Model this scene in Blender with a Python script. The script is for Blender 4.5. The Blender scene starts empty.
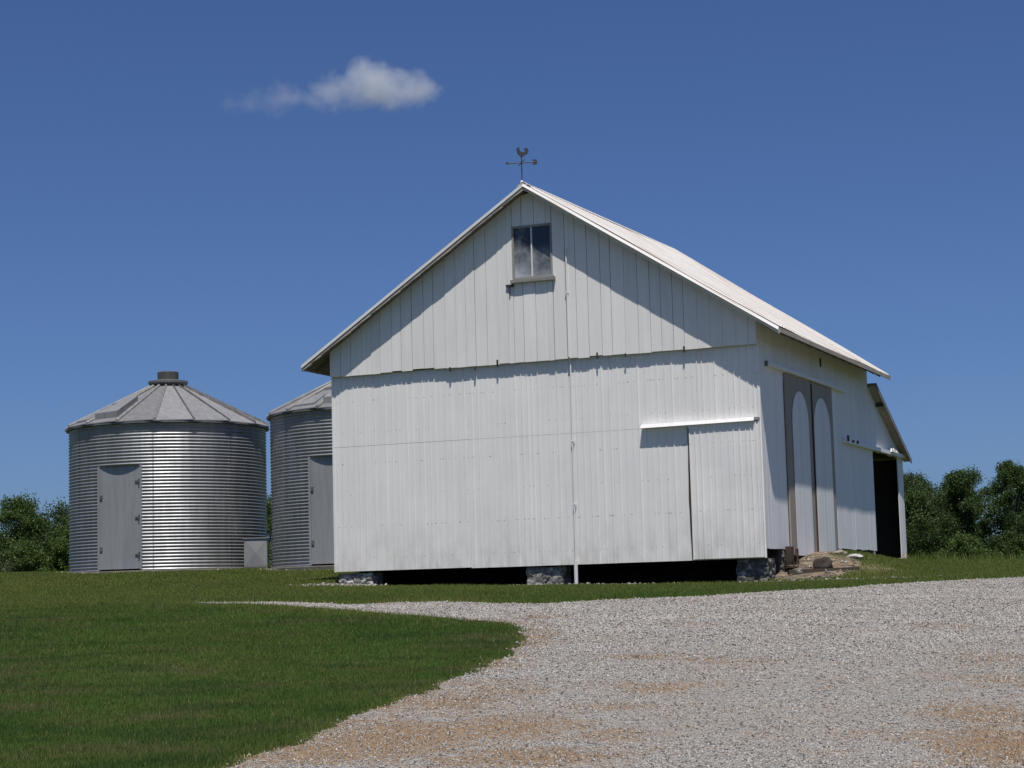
import bpy, bmesh, math, random
import numpy as np
from mathutils import Vector, Matrix, noise as mnoise

random.seed(7)
RNG = np.random.default_rng(11)
S = bpy.context.scene
COL = S.collection
R = math.radians

# ------------------------------------------------------------------ helpers
def tag(o, label=None, cat=None, group=None, kind=None):
    if label: o['label'] = label
    if cat: o['category'] = cat
    if group: o['group'] = group
    if kind: o['kind'] = kind
    return o

def link_mesh(name, verts, faces, mat, parent=None, loc=(0, 0, 0), smooth=False):
    me = bpy.data.meshes.new(name)
    me.from_pydata([tuple(v) for v in verts], [], [tuple(f) for f in faces])
    me.update()
    if mat is not None:
        for m in (mat if isinstance(mat, (list, tuple)) else [mat]):
            me.materials.append(m)
    if smooth:
        me.polygons.foreach_set('use_smooth', [True] * len(me.polygons))
    o = bpy.data.objects.new(name, me)
    COL.objects.link(o)
    o.location = loc
    if parent: o.parent = parent
    return o

def empty(name, loc, rz=0):
    o = bpy.data.objects.new(name, None)
    o.empty_display_size = .3
    COL.objects.link(o)
    o.location = loc
    o.rotation_euler = (0, 0, rz)
    return o

class MB:
    def __init__(s): s.v = []; s.f = []
    def add(s, vs, fs):
        n = len(s.v); s.v += [tuple(v) for v in vs]
        s.f += [tuple(i + n for i in f) for f in fs]
    def box(s, x0, x1, y0, y1, z0, z1, jit=0):
        vs = [(x, y, z) for z in (z0, z1) for y in (y0, y1) for x in (x0, x1)]
        if jit: vs = [tuple(c + random.uniform(-jit, jit) for c in v) for v in vs]
        s.add(vs, [(0, 2, 3, 1), (4, 5, 7, 6), (0, 1, 5, 4), (2, 6, 7, 3), (0, 4, 6, 2), (1, 3, 7, 5)])
    def hexa(s, b, t):
        """b: four bottom points counter-clockwise seen from above, t: four top points"""
        s.add(list(b) + list(t), [(3, 2, 1, 0), (4, 5, 6, 7), (0, 1, 5, 4), (1, 2, 6, 5), (2, 3, 7, 6), (3, 0, 4, 7)])
    def prism(s, pts, d):
        """closed polygon pts (3D) extruded by vector d"""
        n = len(pts); q = [tuple(p[i] + d[i] for i in range(3)) for p in pts]
        s.add(list(pts) + q, [tuple(range(n))[::-1], tuple(range(n, 2 * n))] +
              [(i, (i + 1) % n, n + (i + 1) % n, n + i) for i in range(n)])
    def tube(s, pts, rad, n=8, cap=True):
        pts = [Vector(p) for p in pts]
        if not isinstance(rad, (list, tuple)): rad = [rad] * len(pts)
        base = len(s.v); ref = None
        for i, p in enumerate(pts):
            t = (pts[min(i + 1, len(pts) - 1)] - pts[max(i - 1, 0)]).normalized()
            if ref is None:
                ref = t.orthogonal().normalized()
            a = (ref - t * ref.dot(t)).normalized(); ref = a; b = t.cross(a)
            for k in range(n):
                th = 2 * math.pi * k / n
                s.v.append(tuple(p + (a * math.cos(th) + b * math.sin(th)) * rad[i]))
        for i in range(len(pts) - 1):
            for k in range(n):
                k2 = (k + 1) % n
                s.f.append((base + i * n + k, base + i * n + k2, base + (i + 1) * n + k2, base + (i + 1) * n + k))
        if cap:
            s.f.append(tuple(base + k for k in range(n))[::-1])
            s.f.append(tuple(base + (len(pts) - 1) * n + k for k in range(n)))
    def lathe(s, prof, cx, cy, n=48):
        base = len(s.v)
        for (r, z) in prof:
            for k in range(n):
                th = 2 * math.pi * k / n
                s.v.append((cx + r * math.cos(th), cy + r * math.sin(th), z))
        for i in range(len(prof) - 1):
            for k in range(n):
                k2 = (k + 1) % n
                s.f.append((base + i * n + k, base + i * n + k2, base + (i + 1) * n + k2, base + (i + 1) * n + k))
        s.f.append(tuple(base + k for k in range(n))[::-1])
        s.f.append(tuple(base + (len(prof) - 1) * n + k for k in range(n)))
    def rock(s, c, r, sq=(1, 1, 1), seed=0, sub=2, rough=.28):
        bm = bmesh.new(); bmesh.ops.create_icosphere(bm, subdivisions=sub, radius=1)
        off = Vector((seed * 3.17, seed * 1.31, seed * 2.3))
        vs = []
        for v in bm.verts:
            d = v.co.normalized()
            k = 1 + rough * mnoise.noise(d * 1.3 + off) * 1.6 + rough * .5 * mnoise.noise(d * 3.4 + off)
            k = min(k, 1.12)
            vs.append((c[0] + d.x * r * k * sq[0], c[1] + d.y * r * k * sq[1], c[2] + d.z * r * k * sq[2]))
        fs = [tuple(v.index for v in f.verts) for f in bm.faces]
        bm.free(); s.add(vs, fs)
    def build(s, name, mat, parent=None, loc=(0, 0, 0), smooth=False):
        return link_mesh(name, s.v, s.f, mat, parent, loc, smooth)

# ------------------------------------------------------------------ materials
class NT:
    def __init__(s, name):
        s.m = bpy.data.materials.new(name); s.m.use_nodes = True
        s.t = s.m.node_tree; s.t.nodes.clear()
        s.out = s.n('ShaderNodeOutputMaterial')
    def n(s, typ, **kw):
        nd = s.t.nodes.new(typ)
        for k, v in kw.items(): setattr(nd, k, v)
        return nd
    def l(s, a, b): s.t.links.new(a, b)
    def setv(s, sock, v):
        if hasattr(v, 'is_output'): s.l(v, sock)
        else: sock.default_value = v
    def coord(s, scale=(1, 1, 1), kind='Object'):
        tc = s.n('ShaderNodeTexCoord'); mp = s.n('ShaderNodeMapping')
        mp.inputs['Scale'].default_value = scale
        s.l(tc.outputs[kind], mp.inputs['Vector']); return mp.outputs['Vector']
    def pos(s, scale=(1, 1, 1)):
        g = s.n('ShaderNodeNewGeometry'); mp = s.n('ShaderNodeMapping')
        mp.inputs['Scale'].default_value = scale
        s.l(g.outputs['Position'], mp.inputs['Vector']); return mp.outputs['Vector']
    def noise(s, vec, scale, detail=4, rough=.55):
        nd = s.n('ShaderNodeTexNoise'); s.l(vec, nd.inputs['Vector'])
        nd.inputs['Scale'].default_value = scale; nd.inputs['Detail'].default_value = detail
        nd.inputs['Roughness'].default_value = rough
        return nd.outputs['Fac']
    def voro(s, vec, scale, feature='F1'):
        nd = s.n('ShaderNodeTexVoronoi', feature=feature); s.l(vec, nd.inputs['Vector'])
        nd.inputs['Scale'].default_value = scale; return nd
    def ramp(s, fac, stops):
        nd = s.n('ShaderNodeValToRGB'); s.setv(nd.inputs['Fac'], fac)
        e = nd.color_ramp.elements
        while len(e) < len(stops): e.new(.5)
        for i, (p, c) in enumerate(stops):
            e[i].position = p
            e[i].color = c if len(c) == 4 else (*c, 1)
        return nd.outputs['Color']
    def rng(s, fac, a, b, c=0., d=1.):
        nd = s.n('ShaderNodeMapRange'); s.setv(nd.inputs['Value'], fac)
        for k, v in zip(('From Min', 'From Max', 'To Min', 'To Max'), (a, b, c, d)): nd.inputs[k].default_value = v
        return nd.outputs['Result']
    def mix(s, fac, a, b, blend='MIX'):
        nd = s.n('ShaderNodeMix', data_type='RGBA', blend_type=blend)
        s.setv(nd.inputs['Factor'], fac)
        for k, v in ((6, a), (7, b)):
            if isinstance(v, tuple): v = v if len(v) == 4 else (*v, 1)
            s.setv(nd.inputs[k], v)
        return nd.outputs[2]
    def math(s, op, a, b=0.):
        nd = s.n('ShaderNodeMath', operation=op); s.setv(nd.inputs[0], a); s.setv(nd.inputs[1], b)
        return nd.outputs[0]
    def attr(s, name):
        nd = s.n('ShaderNodeAttribute'); nd.attribute_name = name; return nd.outputs['Fac']
    def island(s):
        return s.n('ShaderNodeNewGeometry').outputs['Random Per Island']
    def bump(s, h, dist, strength=1.):
        nd = s.n('ShaderNodeBump'); s.l(h, nd.inputs['Height'])
        nd.inputs['Distance'].default_value = dist; nd.inputs['Strength'].default_value = strength
        return nd.outputs['Normal']
    def bsdf(s, base, rough=.8, metal=0., normal=None, spec=.3, trans=None):
        b = s.n('ShaderNodeBsdfPrincipled')
        if isinstance(base, tuple): base = base if len(base) == 4 else (*base, 1)
        s.setv(b.inputs['Base Color'], base); s.setv(b.inputs['Roughness'], rough)
        s.setv(b.inputs['Metallic'], metal); b.inputs['Specular IOR Level'].default_value = spec
        if normal is not None: s.l(normal, b.inputs['Normal'])
        s.l(b.outputs[0], s.out.inputs['Surface'])
        return b

def mat_paint(name, col, wear, wear_amt=.5, streak=1., rough=.6, island=.10, rust=0., low=None, nails=False):
    """weathered painted boards / sheets: vertical grime streaks, blotches, chips"""
    t = NT(name)
    c = t.coord((1, 1, 1))
    st = t.noise(t.coord((9, 9, .55)), 1.2, 5, .6)
    bl = t.noise(c, .9, 5, .6)
    fine = t.noise(t.coord((26, 26, 2.2)), 2.0, 4, .7)
    isl = t.rng(t.island(), 0, 1, 1 - island, 1.0)
    base = t.mix(t.math('MULTIPLY', t.rng(st, .42, .75), .35 * streak), col, wear)
    base = t.mix(t.math('MULTIPLY', t.rng(bl, .45, .8), .45 * wear_amt), base, wear)
    chips = t.rng(fine, .66, .74)
    base = t.mix(t.math('MULTIPLY', chips, .55 * wear_amt), base, tuple(x * .45 for x in wear))
    mul = t.n('ShaderNodeMix', data_type='RGBA', blend_type='MULTIPLY'); mul.inputs['Factor'].default_value = 1
    t.l(base, mul.inputs[6]); t.l(isl, mul.inputs[7])
    base = mul.outputs[2]
    if low:
        z0, z1, lc, amt = low
        sp = t.n('ShaderNodeSeparateXYZ'); t.l(c, sp.inputs[0])
        m = t.rng(sp.outputs['Z'], z1, z0)
        m = t.math('MULTIPLY', m, t.rng(t.noise(t.coord((3, 3, 1.2)), 1.4, 5, .65), .42, .66))
        base = t.mix(t.math('MULTIPLY', m, amt), base, lc)
    if rust:
        r = t.rng(t.noise(t.coord((14, 14, 3)), 1.6, 3, .6), .70, .78)
        base = t.mix(t.math('MULTIPLY', r, rust), base, (.16, .085, .045))
    if nails:
        sp = t.n('ShaderNodeSeparateXYZ'); t.l(c, sp.inputs[0])
        fz = t.math('ABSOLUTE', t.math('SUBTRACT', t.math('FRACT', t.math('ADD', t.math('DIVIDE', sp.outputs['Z'], .71), t.math('MULTIPLY', t.noise(t.coord((.6, .6, .01)), 1.0, 2), .10))), .5))
        row = t.rng(fz, .022, .012)
        dot = t.rng(t.noise(t.coord((22, 1, .8)), 1.0, 1, .3), .60, .66)
        base = t.mix(t.math('MULTIPLY', t.math('MULTIPLY', row, dot), .55), base, (.26, .22, .18))
    n = t.bump(fine, .004, .35)
    t.bsdf(base, rough, 0, n, .3)
    return t.m

def mat_wood(name, a, b, grain=(30, 30, 1.5), rough=.85):
    t = NT(name)
    g = t.noise(t.coord(grain), 1.5, 5, .65)
    bl = t.noise(t.coord(), 1.3, 4)
    base = t.mix(t.rng(g, .3, .7), a, b)
    base = t.mix(t.math('MULTIPLY', t.rng(bl, .4, .75), .5), base, tuple(x * .6 for x in a))
    t.bsdf(base, rough, 0, t.bump(g, .006, .5), .2)
    return t.m

def mat_metal(name, a, b, metal=.75, r0=.33, r1=.55, rust=.0, isl=0.):
    t = NT(name)
    sp = t.voro(t.coord((1, 1, 1)), 26)
    st = t.noise(t.coord((5, 5, .5)), 1.3, 5, .6)
    bl = t.noise(t.coord(), .9, 4)
    base = t.mix(t.rng(st, .35, .7), a, b)
    base = t.mix(t.math('MULTIPLY', t.rng(sp.outputs['Color'], 0, 1), .12), base, tuple(x * .6 for x in b))
    base = t.mix(t.math('MULTIPLY', t.rng(bl, .5, .8), .35), base, tuple(x * .55 for x in a))
    if rust:
        r = t.rng(t.noise(t.coord((3, 3, 1.2)), 2.1, 6, .7), .60, .72)
        base = t.mix(t.math('MULTIPLY', r, rust), base, (.20, .105, .055))
    if isl:
        mul = t.n('ShaderNodeMix', data_type='RGBA', blend_type='MULTIPLY'); mul.inputs['Factor'].default_value = 1
        t.l(base, mul.inputs[6]); t.l(t.rng(t.island(), 0, 1, 1 - isl, 1.05), mul.inputs[7]); base = mul.outputs[2]
    t.bsdf(base, t.rng(bl, .3, .7, r0, r1), metal, t.bump(bl, .01, .2), .4)
    return t.m

def mat_stone(name, a, b, white=0., scale=1.):
    t = NT(name)
    c = t.coord()
    n1 = t.noise(c, 3.5 * scale, 6, .65); n2 = t.noise(c, 14 * scale, 4, .7)
    base = t.mix(t.rng(n1, .3, .7), a, b)
    isl = t.rng(t.island(), 0, 1, .55, 1.1)
    mul = t.n('ShaderNodeMix', data_type='RGBA', blend_type='MULTIPLY'); mul.inputs['Factor'].default_value = 1
    t.l(base, mul.inputs[6]); t.l(isl, mul.inputs[7]); base = mul.outputs[2]
    if white:
        w = t.rng(t.noise(c, 7 * scale, 4, .7), .55, .62)
        base = t.mix(t.math('MULTIPLY', w, white), base, (.62, .61, .57))
    t.bsdf(base, .9, 0, t.bump(n2, .02, .6), .2)
    return t.m

WHITE = (.67, .665, .65)
M = {}
M['gable'] = mat_paint('weathered white boards', (.83, .81, .77), (.65, .62, .565), .5, 1.1, .65, .07)
M['sheet'] = mat_paint('white ribbed sheet', (.83, .81, .775), (.655, .63, .58), .75, .7, .5, .0, rust=.25,
                       low=(.4, 1.9, (.47, .44, .39), .6), nails=True)
M['side'] = mat_paint('white side boards', (.87, .855, .84), (.60, .58, .54), .4, 1., .6, .06)
M['trim'] = mat_paint('white trim', (.78, .77, .74), (.60, .57, .52), .5, .6, .55, .05)
M['roof'] = None
M['taupe'] = mat_paint('taupe door paint', (.36, .315, .265), (.25, .215, .175), .6, 1.2, .7, .12)
M['arch'] = mat_paint('white arch paint', (.86, .845, .83), (.58, .56, .52), .4, .9, .6, .08)
M['greywood'] = mat_wood('bare grey wood', (.25, .24, .225), (.40, .38, .35))
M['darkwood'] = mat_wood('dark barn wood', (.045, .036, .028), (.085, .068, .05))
M['soffit'] = mat_wood('brown soffit wood', (.36, .32, .265), (.50, .45, .385), (6, 6, 6))
M['rafter'] = mat_wood('rafter wood', (.15, .13, .10), (.26, .225, .18), (6, 6, 6))
M['pinkwood'] = mat_wood('peeling rake wood', (.36, .31, .27), (.58, .53, .48), (5, 5, 5))
M['galv'] = mat_metal('galvanised wall', (.31, .313, .315), (.43, .43, .432), .6, .38, .54, .0)
M['galvroof'] = mat_metal('galvanised roof', (.25, .25, .255), (.34, .34, .34), .3, .5, .68, .45, isl=.32)
M['galvdoor'] = mat_metal('galvanised door', (.28, .29, .295), (.36, .365, .365), .25, .5, .65, .0)
M['galvbox'] = mat_metal('galvanised box', (.27, .275, .275), (.36, .36, .355), .3, .5, .65, .0)
M['galvrim'] = mat_metal('galvanised rim', (.15, .155, .155), (.22, .22, .22), .4, .5, .7, .2)
M['rusty'] = mat_metal('rusty iron', (.045, .032, .026), (.10, .062, .042), .1, .7, .9, .6)
M['iron'] = mat_metal('dark iron', (.045, .047, .05), (.09, .09, .095), .5, .45, .7, .0)
M['seam'] = mat_metal('seam', (.17, .165, .16), (.27, .265, .26), .25, .5, .7, .5)
M['vent'] = mat_metal('vent drum', (.075, .07, .065), (.13, .12, .11), .2, .6, .8, .3)
M['steel'] = mat_metal('hinge steel', (.14, .14, .14), (.22, .21, .2), .5, .5, .7, .2)
M['pipe'] = mat_paint('pipe paint', (.74, .74, .74), (.5, .5, .48), .5, .5, .5, 0)
M['pier'] = mat_stone('pier stone', (.20, .19, .175), (.42, .40, .37), .75)
M['piercorner'] = mat_stone('dark pier stone', (.09, .085, .08), (.24, .225, .20), .55)
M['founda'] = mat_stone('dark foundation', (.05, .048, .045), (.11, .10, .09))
M['concrete'] = mat_stone('concrete', (.11, .10, .085), (.19, .175, .15))
M['boulder'] = mat_stone('boulder', (.028, .024, .021), (.07, .056, .045))
M['palerock'] = mat_stone('pale rock', (.20, .165, .125), (.32, .28, .23))

def roof_material():
    t = NT('white painted roof sheet')
    c = t.coord()
    bl = t.noise(c, .8, 5, .6)
    run = t.noise(t.coord((.35, 13, .35)), 1.4, 5, .65)
    run2 = t.noise(t.coord((.5, 34, .5)), 1.1, 4, .7)
    base = t.mix(t.math('MULTIPLY', t.rng(bl, .4, .75), .45), (.66, .64, .605), (.57, .54, .495))
    base = t.mix(t.math('MULTIPLY', t.rng(run, .50, .62), .65), base, (.42, .30, .22))
    base = t.mix(t.math('MULTIPLY', t.rng(run2, .62, .70), .4), base, (.30, .22, .17))
    t.bsdf(base, .5, 0, t.bump(run2, .003, .3), .35)
    return t.m
M['roof'] = roof_material()

def pane_material():
    t = NT('dusty window glass')
    c = t.coord((1, 1, 1))
    d = t.noise(c, 2.6, 5, .6)
    sp = t.n('ShaderNodeSeparateXYZ'); t.l(c, sp.inputs[0])
    h = t.rng(sp.outputs['Z'], 6.75, 7.85, .62, -.20)  # paints the sunlit lower glass paler, on top of the noise dust
    dust_and_lit = t.math('ADD', t.rng(d, .35, .7, 0, .5), h)
    xl = t.rng(sp.outputs['X'], -5.45, -4.75, .10, -.12)  # same painted lighting, paler towards the left
    dust_and_lit = t.math('MINIMUM', t.math('MAXIMUM', t.math('ADD', dust_and_lit, xl), .04), .85)
    dif = t.n('ShaderNodeBsdfDiffuse'); dif.inputs[0].default_value = (.50, .53, .56, 1)
    gl = t.n('ShaderNodeBsdfGlossy'); gl.inputs['Roughness'].default_value = .12
    gl.inputs[0].default_value = (.8, .85, .9, 1)
    tr = t.n('ShaderNodeBsdfTransparent'); tr.inputs[0].default_value = (.55, .6, .62, 1)
    fr = t.n('ShaderNodeFresnel'); fr.inputs[0].default_value = 1.5
    m1 = t.n('ShaderNodeMixShader'); t.l(fr.outputs[0], m1.inputs[0]); t.l(tr.outputs[0], m1.inputs[1]); t.l(gl.outputs[0], m1.inputs[2])
    m2 = t.n('ShaderNodeMixShader'); t.l(dust_and_lit, m2.inputs[0]); t.l(m1.outputs[0], m2.inputs[1]); t.l(dif.outputs[0], m2.inputs[2])
    t.l(m2.outputs[0], t.out.inputs['Surface'])
    return t.m
M['pane'] = pane_material()

# ------------------------------------------------------------------ camera
F_PX = 1930.6
cam = bpy.data.cameras.new('camera'); co = bpy.data.objects.new('camera', cam); COL.objects.link(co)
cam.sensor_width = 36; cam.lens = F_PX / 1024 * 36; cam.clip_start = .1; cam.clip_end = 20000
PITCH, ROLL = .111418, .026544
co.matrix_world = (Matrix.Rotation(math.pi / 2 + PITCH, 4, 'X') @ Matrix.Rotation(-ROLL, 4, 'Z'))
S.camera = co

# ------------------------------------------------------------------ light & sky
w = bpy.data.worlds.new('World'); S.world = w; w.use_nodes = True
nt = w.node_tree; nt.nodes.clear()
sky = nt.nodes.new('ShaderNodeTexSky'); sky.sky_type = 'NISHITA'; sky.sun_disc = False
BX, BY = 5.156, 40.0
PSI = R(23.1687)
SUN_A, SUN_B = .175, .345
dirv = Vector((SUN_A * math.cos(PSI) - SUN_B * math.sin(PSI), -SUN_A * math.sin(PSI) - SUN_B * math.cos(PSI), 1)).normalized()
elev = math.asin(dirv.z); azi = math.atan2(dirv.x, dirv.y)
sky.sun_elevation = elev; sky.sun_rotation = azi
sky.altitude = 0; sky.air_density = .7; sky.dust_density = 1.0; sky.ozone_density = 10
bg = nt.nodes.new('ShaderNodeBackground'); bg.inputs['Strength'].default_value = .0755
wo = nt.nodes.new('ShaderNodeOutputWorld')
tint = nt.nodes.new('ShaderNodeMix'); tint.data_type = 'RGBA'; tint.blend_type = 'MULTIPLY'; tint.inputs['Factor'].default_value = 1
tint.inputs[7].default_value = (.95, 1.0, 1.14, 1)
nt.links.new(sky.outputs[0], tint.inputs[6]); nt.links.new(tint.outputs[2], bg.inputs[0]); nt.links.new(bg.outputs[0], wo.inputs[0])
sl = bpy.data.lights.new('sun', 'SUN'); sl.energy = 4.7; sl.angle = R(.53); sl.color = (1, .96, .90)
so = bpy.data.objects.new('sun', sl); COL.objects.link(so)
so.rotation_euler = dirv.to_track_quat('Z', 'Y').to_euler(); so.location = (0, -20, 60)
S.view_settings.view_transform = 'Standard'; S.view_settings.look = 'None'
S.view_settings.exposure = 0; S.view_settings.gamma = 1; S.view_settings.use_curve_mapping = False
S.render.engine = 'CYCLES'
S.cycles.use_denoising = True
S.cycles.max_bounces = 6; S.cycles.diffuse_bounces = 3; S.cycles.transparent_max_bounces = 8
S.cycles.volume_bounces = 2

# ------------------------------------------------------------------ ground shape
cU = (math.cos(PSI), -math.sin(PSI)); cV = (math.sin(PSI), math.cos(PSI))
def to_uv(x, y):
    dx, dy = x - BX, y - BY
    return dx * cU[0] + dy * cU[1], dx * cV[0] + dy * cV[1]
def to_xy(u, v): return BX + u * cU[0] + v * cV[0], BY + u * cU[1] + v * cV[1]
def sstep(a, b, x):
    t = np.clip((x - a) / (b - a), 0, 1); return t * t * (3 - 2 * t)
def softplus(x, k): return k * np.logaddexp(0, x / k)
def lnoise(x, y):
    return (np.sin(.83 * x + 1.3 + .7 * np.sin(.51 * y)) * np.sin(.67 * y + .4 + .8 * np.sin(.43 * x)) * .6
            + np.sin(2.1 * x + .9 * y + .7) * np.sin(1.7 * y - .6 * x + 2.1) * .4)
def ground_z(x, y):
    x = np.asarray(x, float); y = np.asarray(y, float)
    yc = 58 - 11.5 * sstep(3, 11, x)
    s = y - yc
    z = -1.6 + .0476 * (yc - softplus(-s, 2.2)) - .016 * softplus(s, 3.0)
    z = np.maximum(z, -6 - .0 * y)
    u, v = to_uv(x, y)
    # slight dip along the barn front
    z -= .10 * np.exp(-((v + .5) / 2.2) ** 2) * sstep(-13, -9, u) * sstep(4, 0, u)
    # bank of earth up to the side doors
    bank = .42 * np.exp(-((v - 3.7) / 2.3) ** 2) * sstep(3.1, .4, u) * sstep(-.6, .0, u)
    z += bank
    z += .17 * np.exp(-((v - 11.5) / 4.2) ** 2) * sstep(7.5, 1.0, u) * sstep(-.6, .0, u)
    z += .12 * sstep(45.5, 49.5, y) * sstep(2, -2, x) * sstep(70, 60, y)
    # ground under the barn floor is lower
    ins = sstep(-.05, -.7, u) * sstep(-10.3, -9.6, u) * sstep(.2, .9, v) * sstep(10.6, 9.6, v)
    z = z * (1 - ins) + np.minimum(z, .22) * ins
    z += .035 * lnoise(x * .8, y * .8) * sstep(0, 8, y) * sstep(70, 50, y)
    return z
def gz(x, y): return float(ground_z(x, y))

DRIVE = [(-1.85, 12.41), (-1.53, 13.53), (-1.34, 14.91), (-.87, 16.91), (-.49, 19.12), (-.12, 21.18), (.05, 23.49), (.05, 25.6),
         (-.25, 26.82), (-1.32, 29.02), (-3.05, 31.75), (-4.69, 33.95), (-6.1, 35.65), (-4.6, 35.15), (-2.99, 33.62), (-2.06, 33.9),
         (-1.52, 33.71), (.45, 32.3), (2.04, 32.46), (3.12, 33.29), (4.43, 34.06), (5.6, 34.78), (6.94, 35.69), (8.25, 36.21),
         (9.52, 36.56), (14, 38.2), (20, 39.5), (24, 36), (17, 28), (14, 14), (11, 1), (-3.5, 1), (-2.6, 8)]
def poly_sd(x, y, poly):
    """signed distance, positive inside"""
    P = np.array(poly); Q = np.roll(P, -1, 0)
    d2 = np.full(x.shape, 1e9); ins = np.zeros(x.shape, bool)
    for (ax, ay), (bx, by) in zip(P, Q):
        ex, ey = bx - ax, by - ay; px, py = x - ax, y - ay
        t = np.clip((px * ex + py * ey) / (ex * ex + ey * ey), 0, 1)
        d2 = np.minimum(d2, (px - t * ex) ** 2 + (py - t * ey) ** 2)
        c = (ay > y) != (by > y)
        with np.errstate(divide='ignore', invalid='ignore'):
            xi = ex * (y - ay) / (ey if ey else 1e-9) + ax
        ins ^= c & (x < xi)
    return np.where(ins, 1, -1) * np.sqrt(d2)
def edge_noise(x, y):
    return (.5 * np.sin(3.1 * x + 1.2 * np.sin(2.3 * y)) * np.sin(2.7 * y + .9 * np.sin(3.3 * x + 1)) +
            .35 * np.sin(8.3 * x + 2 * np.sin(5.1 * y)) * np.sin(7.1 * y + 1.7 * np.sin(6.3 * x)) +
            .25 * np.sin(19 * x + 3 * np.sin(11 * y)) * np.sin(17 * y + 2 * np.sin(13 * x)))
def drive_sd(x, y):
    x = np.asarray(x, float); y = np.asarray(y, float)
    return poly_sd(x, y, DRIVE) + .13 * edge_noise(x, y)

STRAW = [(.35, 27.9, .45, .9, 1.), (-.9, 13.6, .7, 1.2, 1.), (-1.3, 12.9, .5, .7, 1.), (-.1, 14.0, .7, .8, .8), (.1, 12.3, .8, .4, .8), (1.36, 20.3, .6, .5, .7), (1.25, 16.9, .5, .6, .6), (.75, 15.2, .4, .5, .6), (.6, 13.4, .5, .5, .55), (2.2, 19.5, .9, .9, .35),
         (3.1, 12.3, .6, 1.2, 1.), (3.3, 14.2, .5, 1.1, .7), (4.5, 19., .5, 1.2, .55), (3.3, 31.7, .7, .5, .35), (.1, 22.6, .3, 1.4, .55), (-.15, 17.2, .6, 1.2, .6), (3.6, 14.5, .4, .8, .5),
         (-.55, 15.8, .45, 1.2, .8), (2.2, 25, .5, .8, .4), (5.2, 24, .5, 1.2, .5), (-.0, 12.6, .5, .5, .8), (3.4, 28, .3, .4, .4), (4.1, 16.5, .5, 1., .5)]
def straw_mask(x, y):
    m = np.zeros(np.shape(x))
    for cx, cy, rx, ry, a in STRAW:
        m = np.maximum(m, a * np.exp(-((x - cx) / rx) ** 2 - ((y - cy) / ry) ** 2))
    sd = drive_sd(x, y)
    m = np.maximum(m, (.50 + .45 * edge_noise(x * .6, y * .4)) * np.exp(-((sd - .15) / .38) ** 2) * sstep(30, 26, y) * sstep(2, .5, x))
    return np.clip(m, 0, 1)
def soil_mask(x, y):
    u, v = to_uv(x, y)
    e = edge_noise(x * .7, y * .7)
    bank = sstep(.36, .66, np.exp(-((v - 1.6) / 1.6) ** 2) * sstep(1.9, 1.0, u) * sstep(-.4, .1, u) + .14 * e)
    bank = np.maximum(bank, sstep(.35, .6, np.exp(-((v - 3.2) / 1.9) ** 2) * sstep(1.0, .2, u) * sstep(-.4, .1, u) + .10 * e))
    bank = np.maximum(bank, .45 * sstep(.45, .8, np.exp(-((v - 2.0) / .9) ** 2 - ((u - 1.9) / .8) ** 2) + .3 * e))
    ins = sstep(-.05, -.35, u) * sstep(-10.35, -9.9, u) * sstep(.02, .3, v) * sstep(10.4, 9.6, v)
    strip = .0 * u
    return np.clip(np.maximum(np.maximum(bank, ins), strip), 0, 1)
def dry_mask(x, y):
    """yellower, drier turf: by the drive edge in front of the barn, near the bins"""
    sd = drive_sd(x, y)
    m = 1.0 * np.exp(-(np.maximum(-sd, 0) / .7) ** 2) * sstep(26, 31, y) * sstep(1, -1.5, x)
    m = np.maximum(m, .62 * sstep(30, 40, y))
    m = np.maximum(m, .55 * np.exp(-(np.maximum(-sd, 0) / .16) ** 2))
    m += .22 * lnoise(x * .9 + 4, y * .45)
    return np.clip(m, 0, 1)

def nonuni(segs):
    out = []
    for a, b, st in segs: out += list(np.arange(a, b - 1e-6, st))
    return np.array(out + [segs[-1][1]])
gx = nonuni([(-3000, -600, 400), (-600, -120, 60), (-120, -32, 8), (-32, -14, 1), (-14, 16, .3), (16, 40, 1), (40, 120, 8), (120, 600, 60), (600, 3000, 400)])
gy = nonuni([(-400, -60, 60), (-60, -8, 8), (-8, 9, 1), (9, 66, .3), (66, 130, 2), (130, 400, 18), (400, 1000, 100), (1000, 6000, 800)])
GX, GY = np.meshgrid(gx, gy)
GZ = ground_z(GX, GY)
nx, ny = len(gx), len(gy)
gv = np.stack([GX.ravel(), GY.ravel(), GZ.ravel()], 1)
ii, jj = np.meshgrid(np.arange(nx - 1), np.arange(ny - 1))
q0 = (jj * nx + ii).ravel()
gf = np.stack([q0, q0 + 1, q0 + nx + 1, q0 + nx], 1)

def np_mesh(name, verts, faces, mat, attrs={}, smooth=False, parent=None):
    me = bpy.data.meshes.new(name)
    k = faces.shape[1]
    me.vertices.add(len(verts)); me.vertices.foreach_set('co', verts.astype(np.float32).ravel())
    me.loops.add(faces.size); me.loops.foreach_set('vertex_index', faces.astype(np.int32).ravel())
    me.polygons.add(len(faces))
    me.polygons.foreach_set('loop_start', np.arange(0, faces.size, k, dtype=np.int32))
    me.polygons.foreach_set('loop_total', np.full(len(faces), k, dtype=np.int32))
    if smooth: me.polygons.foreach_set('use_smooth', np.ones(len(faces), bool))
    me.update(calc_edges=True)
    for an, av in attrs.items():
        a = me.attributes.new(an, 'FLOAT', 'POINT'); a.data.foreach_set('value', np.asarray(av, np.float32).ravel())
    me.materials.append(mat)
    o = bpy.data.objects.new(name, me); COL.objects.link(o)
    if parent: o.parent = parent
    return o

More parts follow.
